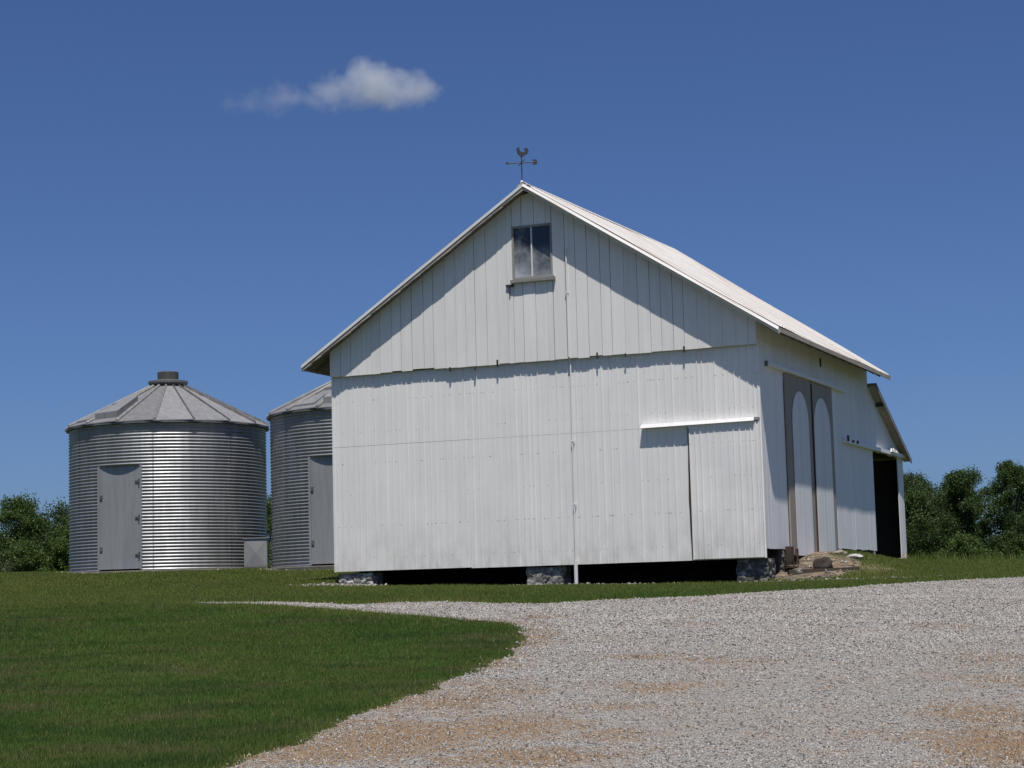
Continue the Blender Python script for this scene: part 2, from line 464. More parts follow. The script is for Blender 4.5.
def grass_color(t, dry, rnd=None):
    p = t.pos((1, 1, 1))
    big = t.noise(t.pos((1, .35, 1)), .35, 4, .55)
    mid = t.noise(p, 2.3, 4, .6)
    base = t.mix(t.rng(big, .35, .65), (.063, .130, .019), (.112, .188, .032))
    base = t.mix(t.math('MULTIPLY', t.rng(mid, .45, .7), .6), base, (.150, .185, .042))
    pat = t.noise(t.pos((.55, .8, 1)), 1.15, 5, .65)
    base = t.mix(t.math('MULTIPLY', t.rng(pat, .50, .64), .75), base, (.165, .150, .060))
    dk = t.noise(t.pos((.5, .9, 1)), 1.7, 4, .6)
    base = t.mix(t.math('MULTIPLY', t.rng(dk, .50, .62), .65), base, (.034, .082, .015))
    base = t.mix(t.math('MULTIPLY', dry, .85), base, (.215, .232, .055))
    if rnd is not None:
        base = t.mix(t.rng(rnd, 0, 1, 0, .55), base, t.mix(t.rng(rnd, .45, 1), (.046, .104, .015), (.150, .208, .045)))
        base = t.mix(t.rng(rnd, .972, .976), base, (.30, .25, .12))
    return base

tG = NT('turf ground')
gcol = tG.mix(1.0, grass_color(tG, tG.attr('dry')), (.46, .44, .50), 'MULTIPLY')
p = tG.pos()
sn = tG.noise(p, 3.2, 6, .65)
gcol = tG.mix(tG.math('MULTIPLY', tG.rng(tG.noise(p, 11, 4, .7), .45, .7), .5), gcol, (.05, .04, .022))
scol = tG.ramp(sn, [(.30, (.06, .05, .04)), (.46, (.13, .105, .08)), (.58, (.27, .21, .145)), (.72, (.15, .13, .105))])
scol = tG.mix(tG.math('MULTIPLY', tG.rng(tG.noise(p, 1.1, 4), .52, .62), .7), scol, (.21, .145, .095))
gcol = tG.mix(tG.attr('soil'), gcol, scol)
tG.bsdf(gcol, .95, 0, tG.bump(tG.noise(p, 16, 5, .7), .04, .7), .1)
ground = np_mesh('ground', gv, gf, tG.m, {'dry': dry_mask(GX, GY), 'soil': soil_mask(GX, GY)}, True)
tag(ground, 'gently rising green lawn with bare earth bank beside the barn', 'ground', kind='structure')

# ---- gravel drive: its own sheet just above the ground, clipped to a ragged outline
def clip_grid(x0, x1, y0, y1, st):
    xs = np.arange(x0, x1 + st, st); ys = np.arange(y0, y1 + st, st)
    X, Y = np.meshgrid(xs, ys); D = drive_sd(X, Y); n = len(xs)
    verts = {}; V = []; Fc = []
    def vid(key, x, y):
        if key not in verts: verts[key] = len(V); V.append((x, y))
        return verts[key]
    for j in range(len(ys) - 1):
        for i in range(n - 1):
            ds = D[j:j + 2, i:i + 2]
            if ds.max() <= 0: continue
            c = [(i, j), (i + 1, j), (i + 1, j + 1), (i, j + 1)]
            if ds.min() > 0:
                Fc.append([vid(k, X[k[1], k[0]], Y[k[1], k[0]]) for k in c]); continue
            out = []
            for a, b in zip(c, c[1:] + c[:1]):
                da, db = D[a[1], a[0]], D[b[1], b[0]]
                if da > 0: out.append(vid(a, X[a[1], a[0]], Y[a[1], a[0]]))
                if (da > 0) != (db > 0):
                    t = da / (da - db); k = (min(a, b), max(a, b))
                    out.append(vid(k, X[a[1], a[0]] + t * (X[b[1], b[0]] - X[a[1], a[0]]), Y[a[1], a[0]] + t * (Y[b[1], b[0]] - Y[a[1], a[0]])))
            if len(out) >= 3: Fc.append(out)
    return np.array(V), Fc
dv, df = clip_grid(-6, 24.5, .8, 40, .14)
tD = NT('gravel')
p = tD.pos()
v1 = tD.voro(p, 44); v2 = tD.voro(p, 95)
bw = tD.n('ShaderNodeSeparateColor'); tD.l(v1.outputs['Color'], bw.inputs[0])
g1 = tD.ramp(bw.outputs[0], [(0, (.14, .13, .118)), (.3, (.27, .252, .228)), (.65, (.375, .353, .322)), (.9, (.47, .445, .41)), (1, (.60, .575, .54))])
bw2 = tD.n('ShaderNodeSeparateColor'); tD.l(v2.outputs['Color'], bw2.inputs[0])
g2 = tD.ramp(bw2.outputs[1], [(0, (.13, .12, .11)), (.5, (.30, .285, .265)), (1, (.44, .425, .395))])
g = tD.mix(.45, g1, g2)
lowf = tD.noise(p, .6, 5, .6)
g = tD.mix(tD.math('MULTIPLY', tD.rng(lowf, .48, .66), .5), g, (.34, .255, .18))
stn = tD.noise(p, 5.5, 5, .7)
stn2 = tD.noise(p, 1.7, 5, .7)
sm = tD.rng(tD.math('ADD', tD.math('ADD', tD.attr('straw'), tD.rng(stn, .25, .75, -.6, .6)), tD.rng(stn2, .3, .7, -.45, .35)), .10, .55)
sc = tD.mix(tD.rng(tD.noise(tD.pos((40, 12, 1)), 1, 4, .7), .3, .7), (.20, .118, .052), (.33, .215, .115))
g = tD.mix(tD.math('MULTIPLY', sm, .8), g, sc)
hh = tD.math('ADD', v1.outputs['Distance'], tD.math('MULTIPLY', v2.outputs['Distance'], .5))
nb = tD.bump(hh, .02, .9); nb.node.invert = True
tD.bsdf(g, .9, 0, nb, .2)
me = bpy.data.meshes.new('gravel_drive')
dz = ground_z(dv[:, 0], dv[:, 1]) + .012
me.from_pydata([(a, b, c) for (a, b), c in zip(dv, dz)], [], df); me.update()
me.polygons.foreach_set('use_smooth', [True] * len(me.polygons))
a = me.attributes.new('straw', 'FLOAT', 'POINT'); a.data.foreach_set('value', straw_mask(dv[:, 0], dv[:, 1]).astype(np.float32))
me.materials.append(tD.m)
drive = bpy.data.objects.new('gravel_drive', me); COL.objects.link(drive)
tag(drive, 'pale grey gravel drive forking past the front of the barn', 'drive', kind='structure')

# ---- scattered stones (uncountable)
def stones(name, xs, ys, size, mat, sink=.25, lift=0.0):
    n = len(xs)
    base = np.array([(1, 0, 0), (0, 1, 0), (-1, 0, 0), (0, -1, 0), (0, 0, 1), (0, 0, -1)], float)
    fc = np.array([(0, 1, 4), (1, 2, 4), (2, 3, 4), (3, 0, 4), (1, 0, 5), (2, 1, 5), (3, 2, 5), (0, 3, 5)])
    V = np.repeat(base[None], n, 0) + RNG.uniform(-.38, .38, (n, 6, 3))
    V *= np.stack([RNG.uniform(.7, 1.2, n), RNG.uniform(.7, 1.2, n), RNG.uniform(.45, .9, n)], 1)[:, None]
    th = RNG.uniform(0, 6.28, n); c, s_ = np.cos(th)[:, None], np.sin(th)[:, None]
    x, y = V[..., 0] * c - V[..., 1] * s_, V[..., 0] * s_ + V[..., 1] * c
    V[..., 0] = x; V[..., 1] = y
    V *= size[:, None, None]
    V[..., 0] += xs[:, None]; V[..., 1] += ys[:, None]
    V[..., 2] += (ground_z(xs, ys) + lift + size * (.5 - sink))[:, None]
    Fa = (fc[None] + (np.arange(n) * 6)[:, None, None]).reshape(-1, 3)
    rnd = np.repeat(RNG.random(n), 6)
    return np_mesh(name, V.reshape(-1, 3), Fa, mat, {'rnd': rnd})
def stone_mat(name, stops):
    t = NT(name)
    c = t.ramp(t.attr('rnd'), stops)
    c = t.mix(t.math('MULTIPLY', t.noise(t.pos(), 90, 3), .25), c, (.2, .19, .18))
    t.bsdf(c, .85, 0, None, .25); return t.m
M['stones'] = stone_mat('loose stones', [(0, (.06, .056, .052)), (.10, (.12, .11, .10)), (.22, (.28, .263, .24)), (.6, (.385, .362, .33)), (.88, (.48, .455, .42)), (.96, (.36, .27, .18)), (1, (.58, .56, .53))])
N = 640000
yy = 10.0 + (40 - 10.0) * RNG.random(N) ** 1.45
xx = RNG.uniform(-1, 1, N) * (.30 * yy + 2.0)
sd = drive_sd(xx, yy)
keep = (sd > RNG.normal(.02, .05, N)) & (RNG.random(N) > .75 * straw_mask(xx, yy))
xx, yy = xx[keep], yy[keep]
sz = (.005 + .0085 * RNG.random(len(xx)) ** 2.6) * np.clip(yy / 15, .95, 1.7)
st_o = stones('loose_gravel', xx, yy, sz, M['stones'], .3, .012)
tag(st_o, 'loose crushed stones strewn over the gravel drive', 'gravel', kind='stuff')

# ---- grass blades (uncountable)
tB = NT('grass blades')
bc = grass_color(tB, tB.attr('dry'), tB.attr('rnd'))
b = tB.n('ShaderNodeBsdfPrincipled'); tB.l(bc, b.inputs['Base Color']); b.inputs['Roughness'].default_value = .6
b.inputs['Specular IOR Level'].default_value = .25
tr = tB.n('ShaderNodeBsdfTranslucent'); tB.l(bc, tr.inputs[0])
ms = tB.n('ShaderNodeMixShader'); ms.inputs[0].default_value = .3
tB.l(b.outputs[0], ms.inputs[1]); tB.l(tr.outputs[0], ms.inputs[2]); tB.l(ms.outputs[0], tB.out.inputs['Surface'])
def blades(name, xs, ys, h, wd, mat, dry, lift=0.0, lean=.5):
    n = len(xs); th = RNG.uniform(0, 6.28, n); ph = RNG.uniform(0, 6.28, n)
    z = ground_z(xs, ys) + lift
    l = RNG.uniform(.1, 1, n) * lean * h
    tip = np.stack([xs + np.cos(ph) * l, ys + np.sin(ph) * l, z + h], 1)
    a = np.stack([xs - np.cos(th) * wd / 2, ys - np.sin(th) * wd / 2, z - .01], 1)
    b = np.stack([xs + np.cos(th) * wd / 2, ys + np.sin(th) * wd / 2, z - .01], 1)
    V = np.stack([a, b, tip], 1).reshape(-1, 3)
    Fa = np.arange(3 * n).reshape(-1, 3)
    return np_mesh(name, V, Fa, mat, {'rnd': np.repeat(RNG.random(n), 3), 'dry': np.repeat(dry, 3)})
N = 1800000
yy = 10.2 + (60 - 10.2) * RNG.random(N) ** 1.55
xx = RNG.uniform(-1, 1, N) * (.33 * yy + 2.2)
sd = drive_sd(xx, yy); u, v = to_uv(xx, yy)
so_ = soil_mask(xx, yy)
infoot = (u > -10.1) & (u < .05) & (v > -.02) & (v < 14)
bin1 = ((xx + 9.86) ** 2 + (yy - 55) ** 2 < 2.95 ** 2) | ((xx + 3.9) ** 2 + (yy - 53) ** 2 < 2.95 ** 2)
keep = (sd < RNG.normal(-.03, .07, N)) & (so_ < .25 + .3 * RNG.random(N)) & ~infoot & ~bin1
xx, yy, sd = xx[keep], yy[keep], sd[keep]
sc_ = np.clip(yy / 14, .9, 3.6)
hh = (.018 + .024 * RNG.random(len(xx))) * np.clip(yy / 22, .9, 1.5) * (1 + .9 * RNG.random(len(xx)) ** 3 * np.exp(-(sd / .3) ** 2))
gb = blades('lawn_grass', xx, yy, hh, .0072 * sc_, tB.m, dry_mask(xx, yy))
tag(gb, 'short mown green grass covering the lawn around the drive', 'grass', kind='stuff')
# dry straw bits on the gravel
tS = NT('dry straw'); tS.bsdf(tS.ramp(tS.attr('rnd'), [(0, (.18, .10, .045)), (.5, (.31, .20, .10)), (1, (.46, .35, .21))]), .8, 0, None, .2)
N = 130000
yy = 11 + 22 * RNG.random(N) ** 1.4; xx = RNG.uniform(-.3, .34, N) * yy
keep = (straw_mask(xx, yy) + .25 * edge_noise(xx * 1.3, yy * 1.1) > .25 + .6 * RNG.random(N)) & (drive_sd(xx, yy) > -.05)
xx, yy = xx[keep], yy[keep]
sb = blades('dry_straw', xx, yy, .010 + .012 * RNG.random(len(xx)), .008 * np.clip(yy / 14, .9, 2), tS.m, np.zeros(len(xx)), .014, 3.5)
tag(sb, 'orange tan dead grass lying in patches on the gravel drive', 'dry grass', kind='stuff')
# tall pale grass beyond the crest on the right
N = 26000
xx = RNG.uniform(10, 30, N); yy = RNG.uniform(48.5, 66, N)
keep = xx > .2 * yy + .0
xx, yy = xx[keep], yy[keep]
tg = blades('tall_grass', xx, yy, .10 + .20 * RNG.random(len(xx)), np.full(len(xx), .03), tB.m, np.full(len(xx), .30), 0, .35)
tag(tg, 'strip of tall uncut grass before the woods on the right', 'tall grass', kind='stuff')

# ------------------------------------------------------------------ barn
OZ = .30
barn = empty('barn', (BX, BY, OZ), -PSI)
tag(barn, 'big white gabled barn with ribbed front, brown arched side doors and low piers', 'barn')
LOC = (0, 0, -OZ)
def part(mb, name, mat, parent=None, smooth=False):
    """barn part written in barn coordinates with absolute heights"""
    if parent is None or parent is barn:
        return mb.build(name, mat, barn, LOC, smooth)
    return mb.build(name, mat, parent, (0, 0, 0), smooth)

W0 = -10.088; UM = W0 / 2; ZR = 9.088; SL = .6457; EF = .40; OV = .573; LB = 10.05; ZG = 5.17; ZB = .73
def zroof(u): return ZR - SL * abs(u - UM)

# gable boards (real boards with gaps), hole for the window
WIN = (-5.48, -4.53, 7.0, 8.2)
mb = MB()
edges = [W0]
while edges[-1] < -.02:
    wd = random.choice((.235, .27, .275, .28, .3)); nxt = edges[-1] + wd
    for e in WIN[:2]:
        if edges[-1] < e - .001 and nxt > e - .09: nxt = e
    edges.append(min(nxt, 0.0) if nxt < -.1 else 0.0)
for a, bb in zip(edges[:-1], edges[1:]):
    g = random.choice((.003, .004, .006, .010, .014)); a2, b2 = a + g / 2, bb - g / 2
    pr_ = random.uniform(-.005, .005); yf, yb = -.105 + pr_, -.078 + pr_
    bot = ZG + random.uniform(-.012, .012)
    if random.random() < .08: bot += .03
    segs = [(bot, None)]
    mid = (a + bb) / 2
    if WIN[0] - .01 < mid < WIN[1] + .01: segs = [(bot, WIN[2]), (WIN[3], None)]
    for z0, z1 in segs:
        ta = zroof(a2) - .085 if z1 is None else z1; tb = zroof(b2) - .085 if z1 is None else z1
        tw = random.uniform(-.003, .003)
        mb.hexa([(a2, yf, z0), (b2, yf + tw, z0), (b2, yb, z0), (a2, yb, z0)], [(a2, yf, ta), (b2, yf - tw, tb), (b2, yb, tb), (a2, yb, ta)])
part(mb, 'gable_boards', M['gable'])
# solid backing added behind the front to block light, keeps the barn dark inside
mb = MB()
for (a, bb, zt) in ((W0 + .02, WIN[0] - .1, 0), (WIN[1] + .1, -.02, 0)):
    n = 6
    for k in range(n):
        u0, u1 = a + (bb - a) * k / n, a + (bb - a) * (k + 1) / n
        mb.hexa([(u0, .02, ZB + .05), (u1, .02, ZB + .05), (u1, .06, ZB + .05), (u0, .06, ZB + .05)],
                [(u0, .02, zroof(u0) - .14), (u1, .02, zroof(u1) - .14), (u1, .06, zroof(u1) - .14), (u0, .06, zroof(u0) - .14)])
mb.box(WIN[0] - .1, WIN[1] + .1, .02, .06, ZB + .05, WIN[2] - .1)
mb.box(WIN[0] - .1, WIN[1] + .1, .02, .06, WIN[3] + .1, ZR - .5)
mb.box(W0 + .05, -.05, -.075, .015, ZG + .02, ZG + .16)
part(mb, 'light_block_wall', M['darkwood'])

# ribbed metal sheets on the lower front
def ribbed(mb, u0, u1, z0, z1, y, pitch=.14, rib=.024, dep=.017, sheet=3.4, wav=.0, botj=.012):
    u = u0; first = True
    while u < u1 - 1e-4:
        e = min(u + sheet, u1)
        zb_ = z0 + random.uniform(-botj, botj); yo = random.uniform(-.0015, .0015) + y
        pr = []
        x = u
        while x < e - 1e-4:
            pc = pitch * random.choice((.78, .9, 1., 1., 1.1, 1.2))
            f = min(x + pc - rib, e)
            pr += [(x, 0), (f, 0)]
            if f + rib < e - .02:
                k = random.choice((.35, .5, .75, 1., 1.))
                pr += [(f + .003, -dep * k), (f + rib - .003, -dep * k)]
                if random.random() < .55:      # open lap beside the rib
                    gw = random.choice((.004, .007, .011)); pr += [(f + rib - .001, .05), (f + rib + gw, .05)]
            x += pc
        pr.append((e, 0))
        nz = 6
        vs = []; fs = []
        ph = random.uniform(0, 6)
        for j in range(nz + 1):
            z = zb_ + (z1 - zb_) * j / nz
            for (px, py) in pr:
                vs.append((px, yo + py + wav * math.sin(ph + px * 2.1 + z * 2.7), z))
        m = len(pr)
        for j in range(nz):
            for i in range(m - 1): fs.append((j * m + i, j * m + i + 1, (j + 1) * m + i + 1, (j + 1) * m + i))
        mb.add(vs, fs)
        u = e
random.seed(77); mb = MB(); ribbed(mb, W0, 0, ZB, 3.556, 0.0, wav=.002)
fw = part(mb, 'lower_sheet_siding', M['sheet'])
random.seed(77); mb = MB(); ribbed(mb, W0, 0, 3.560, ZG + .08, -.002, wav=.002, botj=.003)
part(mb, 'upper_sheet_siding', M['sheet'])
mb = MB()   # white corner strips
mb.box(-.05, .012, -.022, .005, ZB - .0, ZG + .02)
part(mb, 'corner_strip', M['sheet'])
mb = MB(); mb.box(W0 - .012, W0 + .03, -.02, .005, ZB, ZG + .02)
part(mb, 'corner_strip', M['sheet'])

# sliding front door, its rail
mb = MB(); ribbed(mb, -1.53, -.045, .745, 3.565, -.075, pitch=.135, sheet=1.6, wav=.006, botj=0)
mb.box(-1.555, -1.53, -.085, -.03, .74, 3.565); mb.box(-.045, -.02, -.085, -.03, .745, 3.565)
sd_ = part(mb, 'sliding_door', M['sheet'])
mb = MB()
pts = [(-1.595 + .012 * math.sin(z * 2.3) + random.uniform(-.006, .006), z) for z in np.linspace(.76, 3.5, 12)]
for (xa, za), (xb, zb_) in zip(pts[:-1], pts[1:]):
    mb.hexa([(xa - .014, -.022, za), (xa + .034, -.022, za), (xa + .034, -.012, za), (xa - .014, -.012, za)],
            [(xb - .014, -.022, zb_), (xb + .034, -.022, zb_), (xb + .034, -.012, zb_), (xb - .014, -.012, zb_)])
part(mb, 'dark_gap_strip', M['darkwood'], sd_)  # dark strip painted in for the shaded gap beside the door
mb = MB(); mb.hexa([(-2.61, -.145, 3.555), (-.12, -.145, 3.572), (-.12, -.02, 3.572), (-2.61, -.02, 3.555)], [(-2.61, -.105, 3.635), (-.12, -.105, 3.65), (-.12, -.02, 3.66), (-2.61, -.02, 3.645)])
part(mb, 'door_rail', M['arch'])
mb = MB(); mb.box(-.12, -.02, -.10, -.02, 3.585, 3.645); part(mb, 'rail_bracket', M['greywood'])

# window
fr = MB()
x0, x1, z0, z1 = WIN
fr.box(x0, x0 + .045, -.114, -.03, z0, z1); fr.box(x1 - .035, x1, -.118, -.03, z0, z1)
fr.box(x0 + .045, x1 - .045, -.118, -.03, z1 - .05, z1); fr.box(x0 + .045, x1 - .045, -.118, -.03, z0, z0 + .05)
wf = part(fr, 'window', M['greywood'])
mb = MB(); mb.box(UM + .016, UM + .044, -.100, -.06, z0 + .05, z1 - .05); part(mb, 'mullion', M['trim'], wf)
for a, bb in ((x0 + .045, UM + .01), (UM + .05, x1 - .045)):
    mb = MB(); mb.box(a, bb, -.079, -.073, z0 + .05, z1 - .05); part(mb, 'pane', M['pane'], wf)
mb = MB(); mb.box(x0 - .02, x1 + .07, -.20, -.03, z0 - .075, z0 - .002, .004); mb.box(x0 + .1, x1 + .03, -.15, -.06, z0 - .002 + .004, z0 + .045)
part(mb, 'sill', M['greywood'], wf)
mb = MB(); mb.box(-5.63, -5.45, -.155, -.108, 6.86, 6.91); mb.tube([(-5.55, -.13, 6.9), (-5.545, -.135, 6.70)], .018, 6)
part(mb, 'window_latch', M['iron'])

# conduit down the front
mb = MB(); mb.tube([(-4.19, -.135, 7.6), (-4.19, -.135, 5.2), (-4.195, -.05, 5.1), (-4.2, -.045, 3.6), (-4.205, -.05, .72), (-4.21, -.05, .30)], [.02, .02, .018, .018, .02, .033], 8)
mb.tube([(-4.21, -.05, .80), (-4.21, -.05, .26)], .042, 8)
cp = part(mb, 'conduit', M['pipe'])
for z, yb in ((6.6, -.106), (3.36, -.02), (2.0, -.02)):
    mb = MB(); mb.box(-4.228, -4.165, yb - .05, yb, z, z + .025); part(mb, 'pipe_clip', M['pipe'], cp)

# iron straps and bolts along the lap of the gable
for u, zz, h in ((-3.55, ZG, .14), (-.98 - .6, ZG, .13), (-6.45, ZG - .03, .09), (-5.9, ZG, .16), (-2.9, ZG, .07), (-7.05, ZG - .02, .10)):
    mb = MB(); mb.box(u - .015, u + .02, -.125, -.10, zz - .06, zz - .06 + h, .006); part(mb, 'iron_strap', M['iron'])

# side wall boards (barn side and, in the same plane, the lean-to end)
def side_boards(mb, v0, v1, zbot, ztop, skip=None):
    v = v0
    while v < v1 - 1e-3:
        e = v + random.choice((.22, .25, .27, .28))
        if e > v1 - .1: e = v1
        g = random.choice((.002, .003, .004, .006))
        a, b_ = v + g / 2, e - g / 2
        ox = random.uniform(-.004, .004)
        zb_ = zbot(v) + random.uniform(-.02, .02)
        mb.hexa([(-.026 + ox, a, zb_), (ox, a, zb_), (ox, b_, zb_), (-.026 + ox, b_, zb_)],
                [(-.026 + ox, a, ztop(a)), (ox, a, ztop(a)), (ox, b_, ztop(b_)), (-.026 + ox, b_, ztop(b_))])
        v = e
ZE = zroof(0) - .09
LT0, LT1, LZ0, LZ1 = 10.05, 13.93, 5.26, 3.60
def zlt(v): return LZ0 + (LZ1 - LZ0) * (v - 10.1) / (LT1 - 10.1)
mb = MB()
side_boards(mb, .02, 1.86, lambda v: .92, lambda v: ZE)
side_boards(mb, 1.86, 6.02, lambda v: 4.55, lambda v: ZE)
side_boards(mb, 6.02, LB, lambda v: 1.0, lambda v: ZE)
mb.box(-.028, -.002, -.076, .016, ZG + .01, ZE)
part(mb, 'side_wall', M['side'])
mb = MB()
side_boards(mb, LB, 10.28, lambda v: 1.0, lambda v: zlt(v) - .08)
side_boards(mb, 10.28, 13.28, lambda v: 3.56, lambda v: zlt(v) - .08)
side_boards(mb, 13.28, LT1, lambda v: .86, lambda v: zlt(v) - .08)
mb.box(W0 - .0, -.03, LT1 - .03, LT1 - .002, .6, LZ1 - .06)
part(mb, 'lean_to_wall', M['side'])
# rest of the shell: left and rear walls
mb = MB()
v = 0.0
while v < LB:
    mb.box(W0, W0 + .026, v + .003, min(v + .26, LB), .75, ZE); v += .263
mb.box(W0 + .002, W0 + .028, -.076, -.004, ZG + .01, ZE)
part(mb, 'far_side_wall', M['side'])
mb = MB()
u = W0
while u < -.05:
    e = min(u + .27, 0)
    mb.hexa([(u + .003, LB - .03, .8), (e, LB - .03, .8), (e, LB - .004, .8), (u + .003, LB - .004, .8)],
            [(u + .003, LB - .03, zroof(u) - .1), (e, LB - .03, zroof(e) - .1), (e, LB - .004, zroof(e) - .1), (u + .003, LB - .004, zroof(u) - .1)])
    u = e
part(mb, 'rear_wall', M['side'])
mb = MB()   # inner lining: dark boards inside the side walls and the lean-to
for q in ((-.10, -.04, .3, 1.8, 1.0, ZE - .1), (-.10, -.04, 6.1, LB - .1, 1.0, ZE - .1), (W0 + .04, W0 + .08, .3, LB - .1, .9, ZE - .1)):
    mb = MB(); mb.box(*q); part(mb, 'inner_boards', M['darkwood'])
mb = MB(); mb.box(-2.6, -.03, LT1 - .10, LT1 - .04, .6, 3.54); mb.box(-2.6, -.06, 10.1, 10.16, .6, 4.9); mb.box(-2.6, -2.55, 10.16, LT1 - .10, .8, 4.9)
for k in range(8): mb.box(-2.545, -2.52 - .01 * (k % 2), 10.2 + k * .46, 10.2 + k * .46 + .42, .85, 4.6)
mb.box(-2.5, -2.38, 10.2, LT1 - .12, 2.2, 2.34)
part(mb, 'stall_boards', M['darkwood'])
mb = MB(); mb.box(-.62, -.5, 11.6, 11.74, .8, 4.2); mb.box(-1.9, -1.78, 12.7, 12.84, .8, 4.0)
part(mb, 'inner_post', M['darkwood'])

# side double doors with white arches
def leaf(v0, v1, zb_, zt, av0, av1, atop, right_full):
    mb = MB(); n = 6; st = (v1 - v0) / n
    for k in range(n):
        g = .006; o_ = random.uniform(-.004, .004)
        mb.box(.012 + o_, .05 + o_, v0 + k * st + g, v0 + (k + 1) * st, zb_ + random.uniform(-.008, .008), zt)
    d = part(mb, 'side_door', M['taupe'])
    c = (av0 + av1) / 2; r = (av1 - av0) / 2; zc = atop - r * 1.02
    mb = MB(); nb_ = 5; bw_ = (av1 - av0) / nb_
    for k in range(nb_):
        a = av0 + k * bw_ + (.008 if k else 0); e = av0 + (k + 1) * bw_
        top = []
        for q in range(9):
            vv = e + (a - e) * q / 8
            top.append((.058, vv, zc + 1.02 * math.sqrt(max(r * r - (vv - c) ** 2, 0))))
        poly = [(.058, a, zb_ + .01), (.058, e, zb_ + .01)] + top
        mb.prism(poly, (.008 + random.uniform(-.001, .002), 0, 0))
    part(mb, 'arch_panel', M['arch'], d)
    return d
d1 = leaf(1.86, 4.03, .79, 4.74, 2.28, 3.68, 4.44, 0)
d2 = leaf(4.05, 6.0, .80, 4.76, 4.16, 5.66, 4.45, 0)
mb = MB(); mb.box(.012, .075, 4.03, 4.055, .8, 4.7); part(mb, 'dark_gap_strip', M['darkwood'], d1)
mb = MB(); mb.hexa([(.0, .46, 4.76), (.12, .46, 4.76), (.12, 7.28, 4.79), (.0, 7.28, 4.79)], [(.0, .46, 4.84), (.12, .46, 4.84), (.12, 7.28, 4.87), (.0, 7.28, 4.87)])
part(mb, 'side_door_track', M['side'])
mb = MB(); mb.box(.0, .07, .445, .455, 4.76, 4.87); part(mb, 'rail_bracket', M['steel'])
mb = MB(); mb.box(-.02, .03, 5.15, 5.22, 5.22, 5.42); part(mb, 'iron_strap', M['iron'])
# lean-to door track with its hangers
mb = MB(); mb.box(.004, .11, 7.05, 14.1, 3.56, 3.66); tk = part(mb, 'lean_to_track', M['side'])
for vv, h in ((7.1, .10), (7.62, .012), (8.1, .03)):
    mb = MB(); mb.box(.11, .15, vv, vv + .07, 3.60, 3.64 + h); part(mb, 'hanger', M['iron'], tk)
mb = MB()
for k, vv in enumerate((11.9, 12.15, 12.45)):
    mb.hexa([(.112, vv, 3.63), (.16, vv, 3.63), (.16, vv + .3, 3.62), (.112, vv + .3, 3.62)], [(.112, vv + .05, 3.72 + .05 * (k == 1)), (.15, vv + .05, 3.72), (.15, vv + .25, 3.7), (.112, vv + .25, 3.7)])
part(mb, 'broken_flashing', M['trim'], tk)

# roof: ribbed sheets, deck, rafters, rake and eave boards
VR0, VR1 = -EF, 10.12
rf = MB()
for side_ in (1, -1):
    prof = []
    v = VR0
    while v < VR1 - .001:
        prof += [(v, 0), (min(v + .19, VR1), 0)]
        if v + .23 < VR1: prof += [(v + .20, .032), (v + .225, .032)]
        v += .235
    prof.append((VR1, 0))
    ns = 10; half = -UM + OV + .02
    vs, fs = [], []
    for j in range(ns + 1):
        d = half * j / ns
        for (pv, h) in prof:
            sag = .018 * math.sin(pv * .9 + j * .5) * math.sin(j * .45) - .02 * math.sin(math.pi * (pv - VR0) / (VR1 - VR0))
            vs.append((UM + side_ * d, pv, ZR - SL * d + h + sag + .16 * max(pv, 0) / 10 * (1 - d / half)))
    m = len(prof)
    for j in range(ns):
        for i in range(m - 1):
            f = (j * m + i, j * m + i + 1, (j + 1) * m + i + 1, (j + 1) * m + i)
            fs.append(f if side_ < 0 else f[::-1])
    rf.add(vs, fs)
roof = part(rf, 'roof', M['roof'])
mb = MB()
mb.box(UM - .12, UM + .12, VR0 - .01, VR1, ZR - .055, ZR - .03)
vs = []
for k, (du, dz_) in enumerate(((-.16, -.075), (0, .035), (.16, -.075), (.16, -.085), (0, .022), (-.16, -.085))):
    vs.append((UM + du, VR0 - .012, ZR + dz_))
mb.prism(vs, (0, VR1 - VR0 + .02, .15))
part(mb, 'ridge_cap', M['roof'], roof)
mb = MB()
for s_ in (1, -1):
    half = -UM + OV
    for k in range(14):   # deck boards
        d0, d1_ = half * k / 14 + .004, half * (k + 1) / 14 - .004
        p = lambda d, h, vv: (UM + s_ * d, vv, ZR - SL * d - h)
        B_ = [p(d0, .085, VR0 + .02), p(d1_, .085, VR0 + .02), p(d1_, .085, VR1 - .02), p(d0, .085, VR1 - .02)]
        T_ = [p(d0, .055, VR0 + .02), p(d1_, .055, VR0 + .02), p(d1_, .055, VR1 - .02), p(d0, .055, VR1 - .02)]
        if s_ < 0: B_ = [B_[1], B_[0], B_[3], B_[2]]; T_ = [T_[1], T_[0], T_[3], T_[2]]
        mb.hexa(B_, T_)
part(mb, 'roof_deck', M['rafter'], roof)
# rafter tails under the eaves
first = None
for s_, uw in ((-1, W0), (1, 0)):
    for k in range(13):
        vv = .22 + k * .75
        mb = MB()
        d0 = abs(uw - UM) - .5; d1_ = -UM + OV - .06
        p = lambda d, h, q: (UM + s_ * d, vv + q, ZR - SL * d - h)
        B_ = [p(d0, .20, 0), p(d1_, .17, 0), p(d1_, .17, .05), p(d0, .20, .05)]; T_ = [p(d0, .088, 0), p(d1_, .088, 0), p(d1_, .088, .05), p(d0, .088, .05)]
        if s_ < 0: B_ = [B_[1], B_[0], B_[3], B_[2]]; T_ = [T_[1], T_[0], T_[3], T_[2]]
        mb.hexa(B_, T_)
        part(mb, 'rafter_tail', M['rafter'], roof)
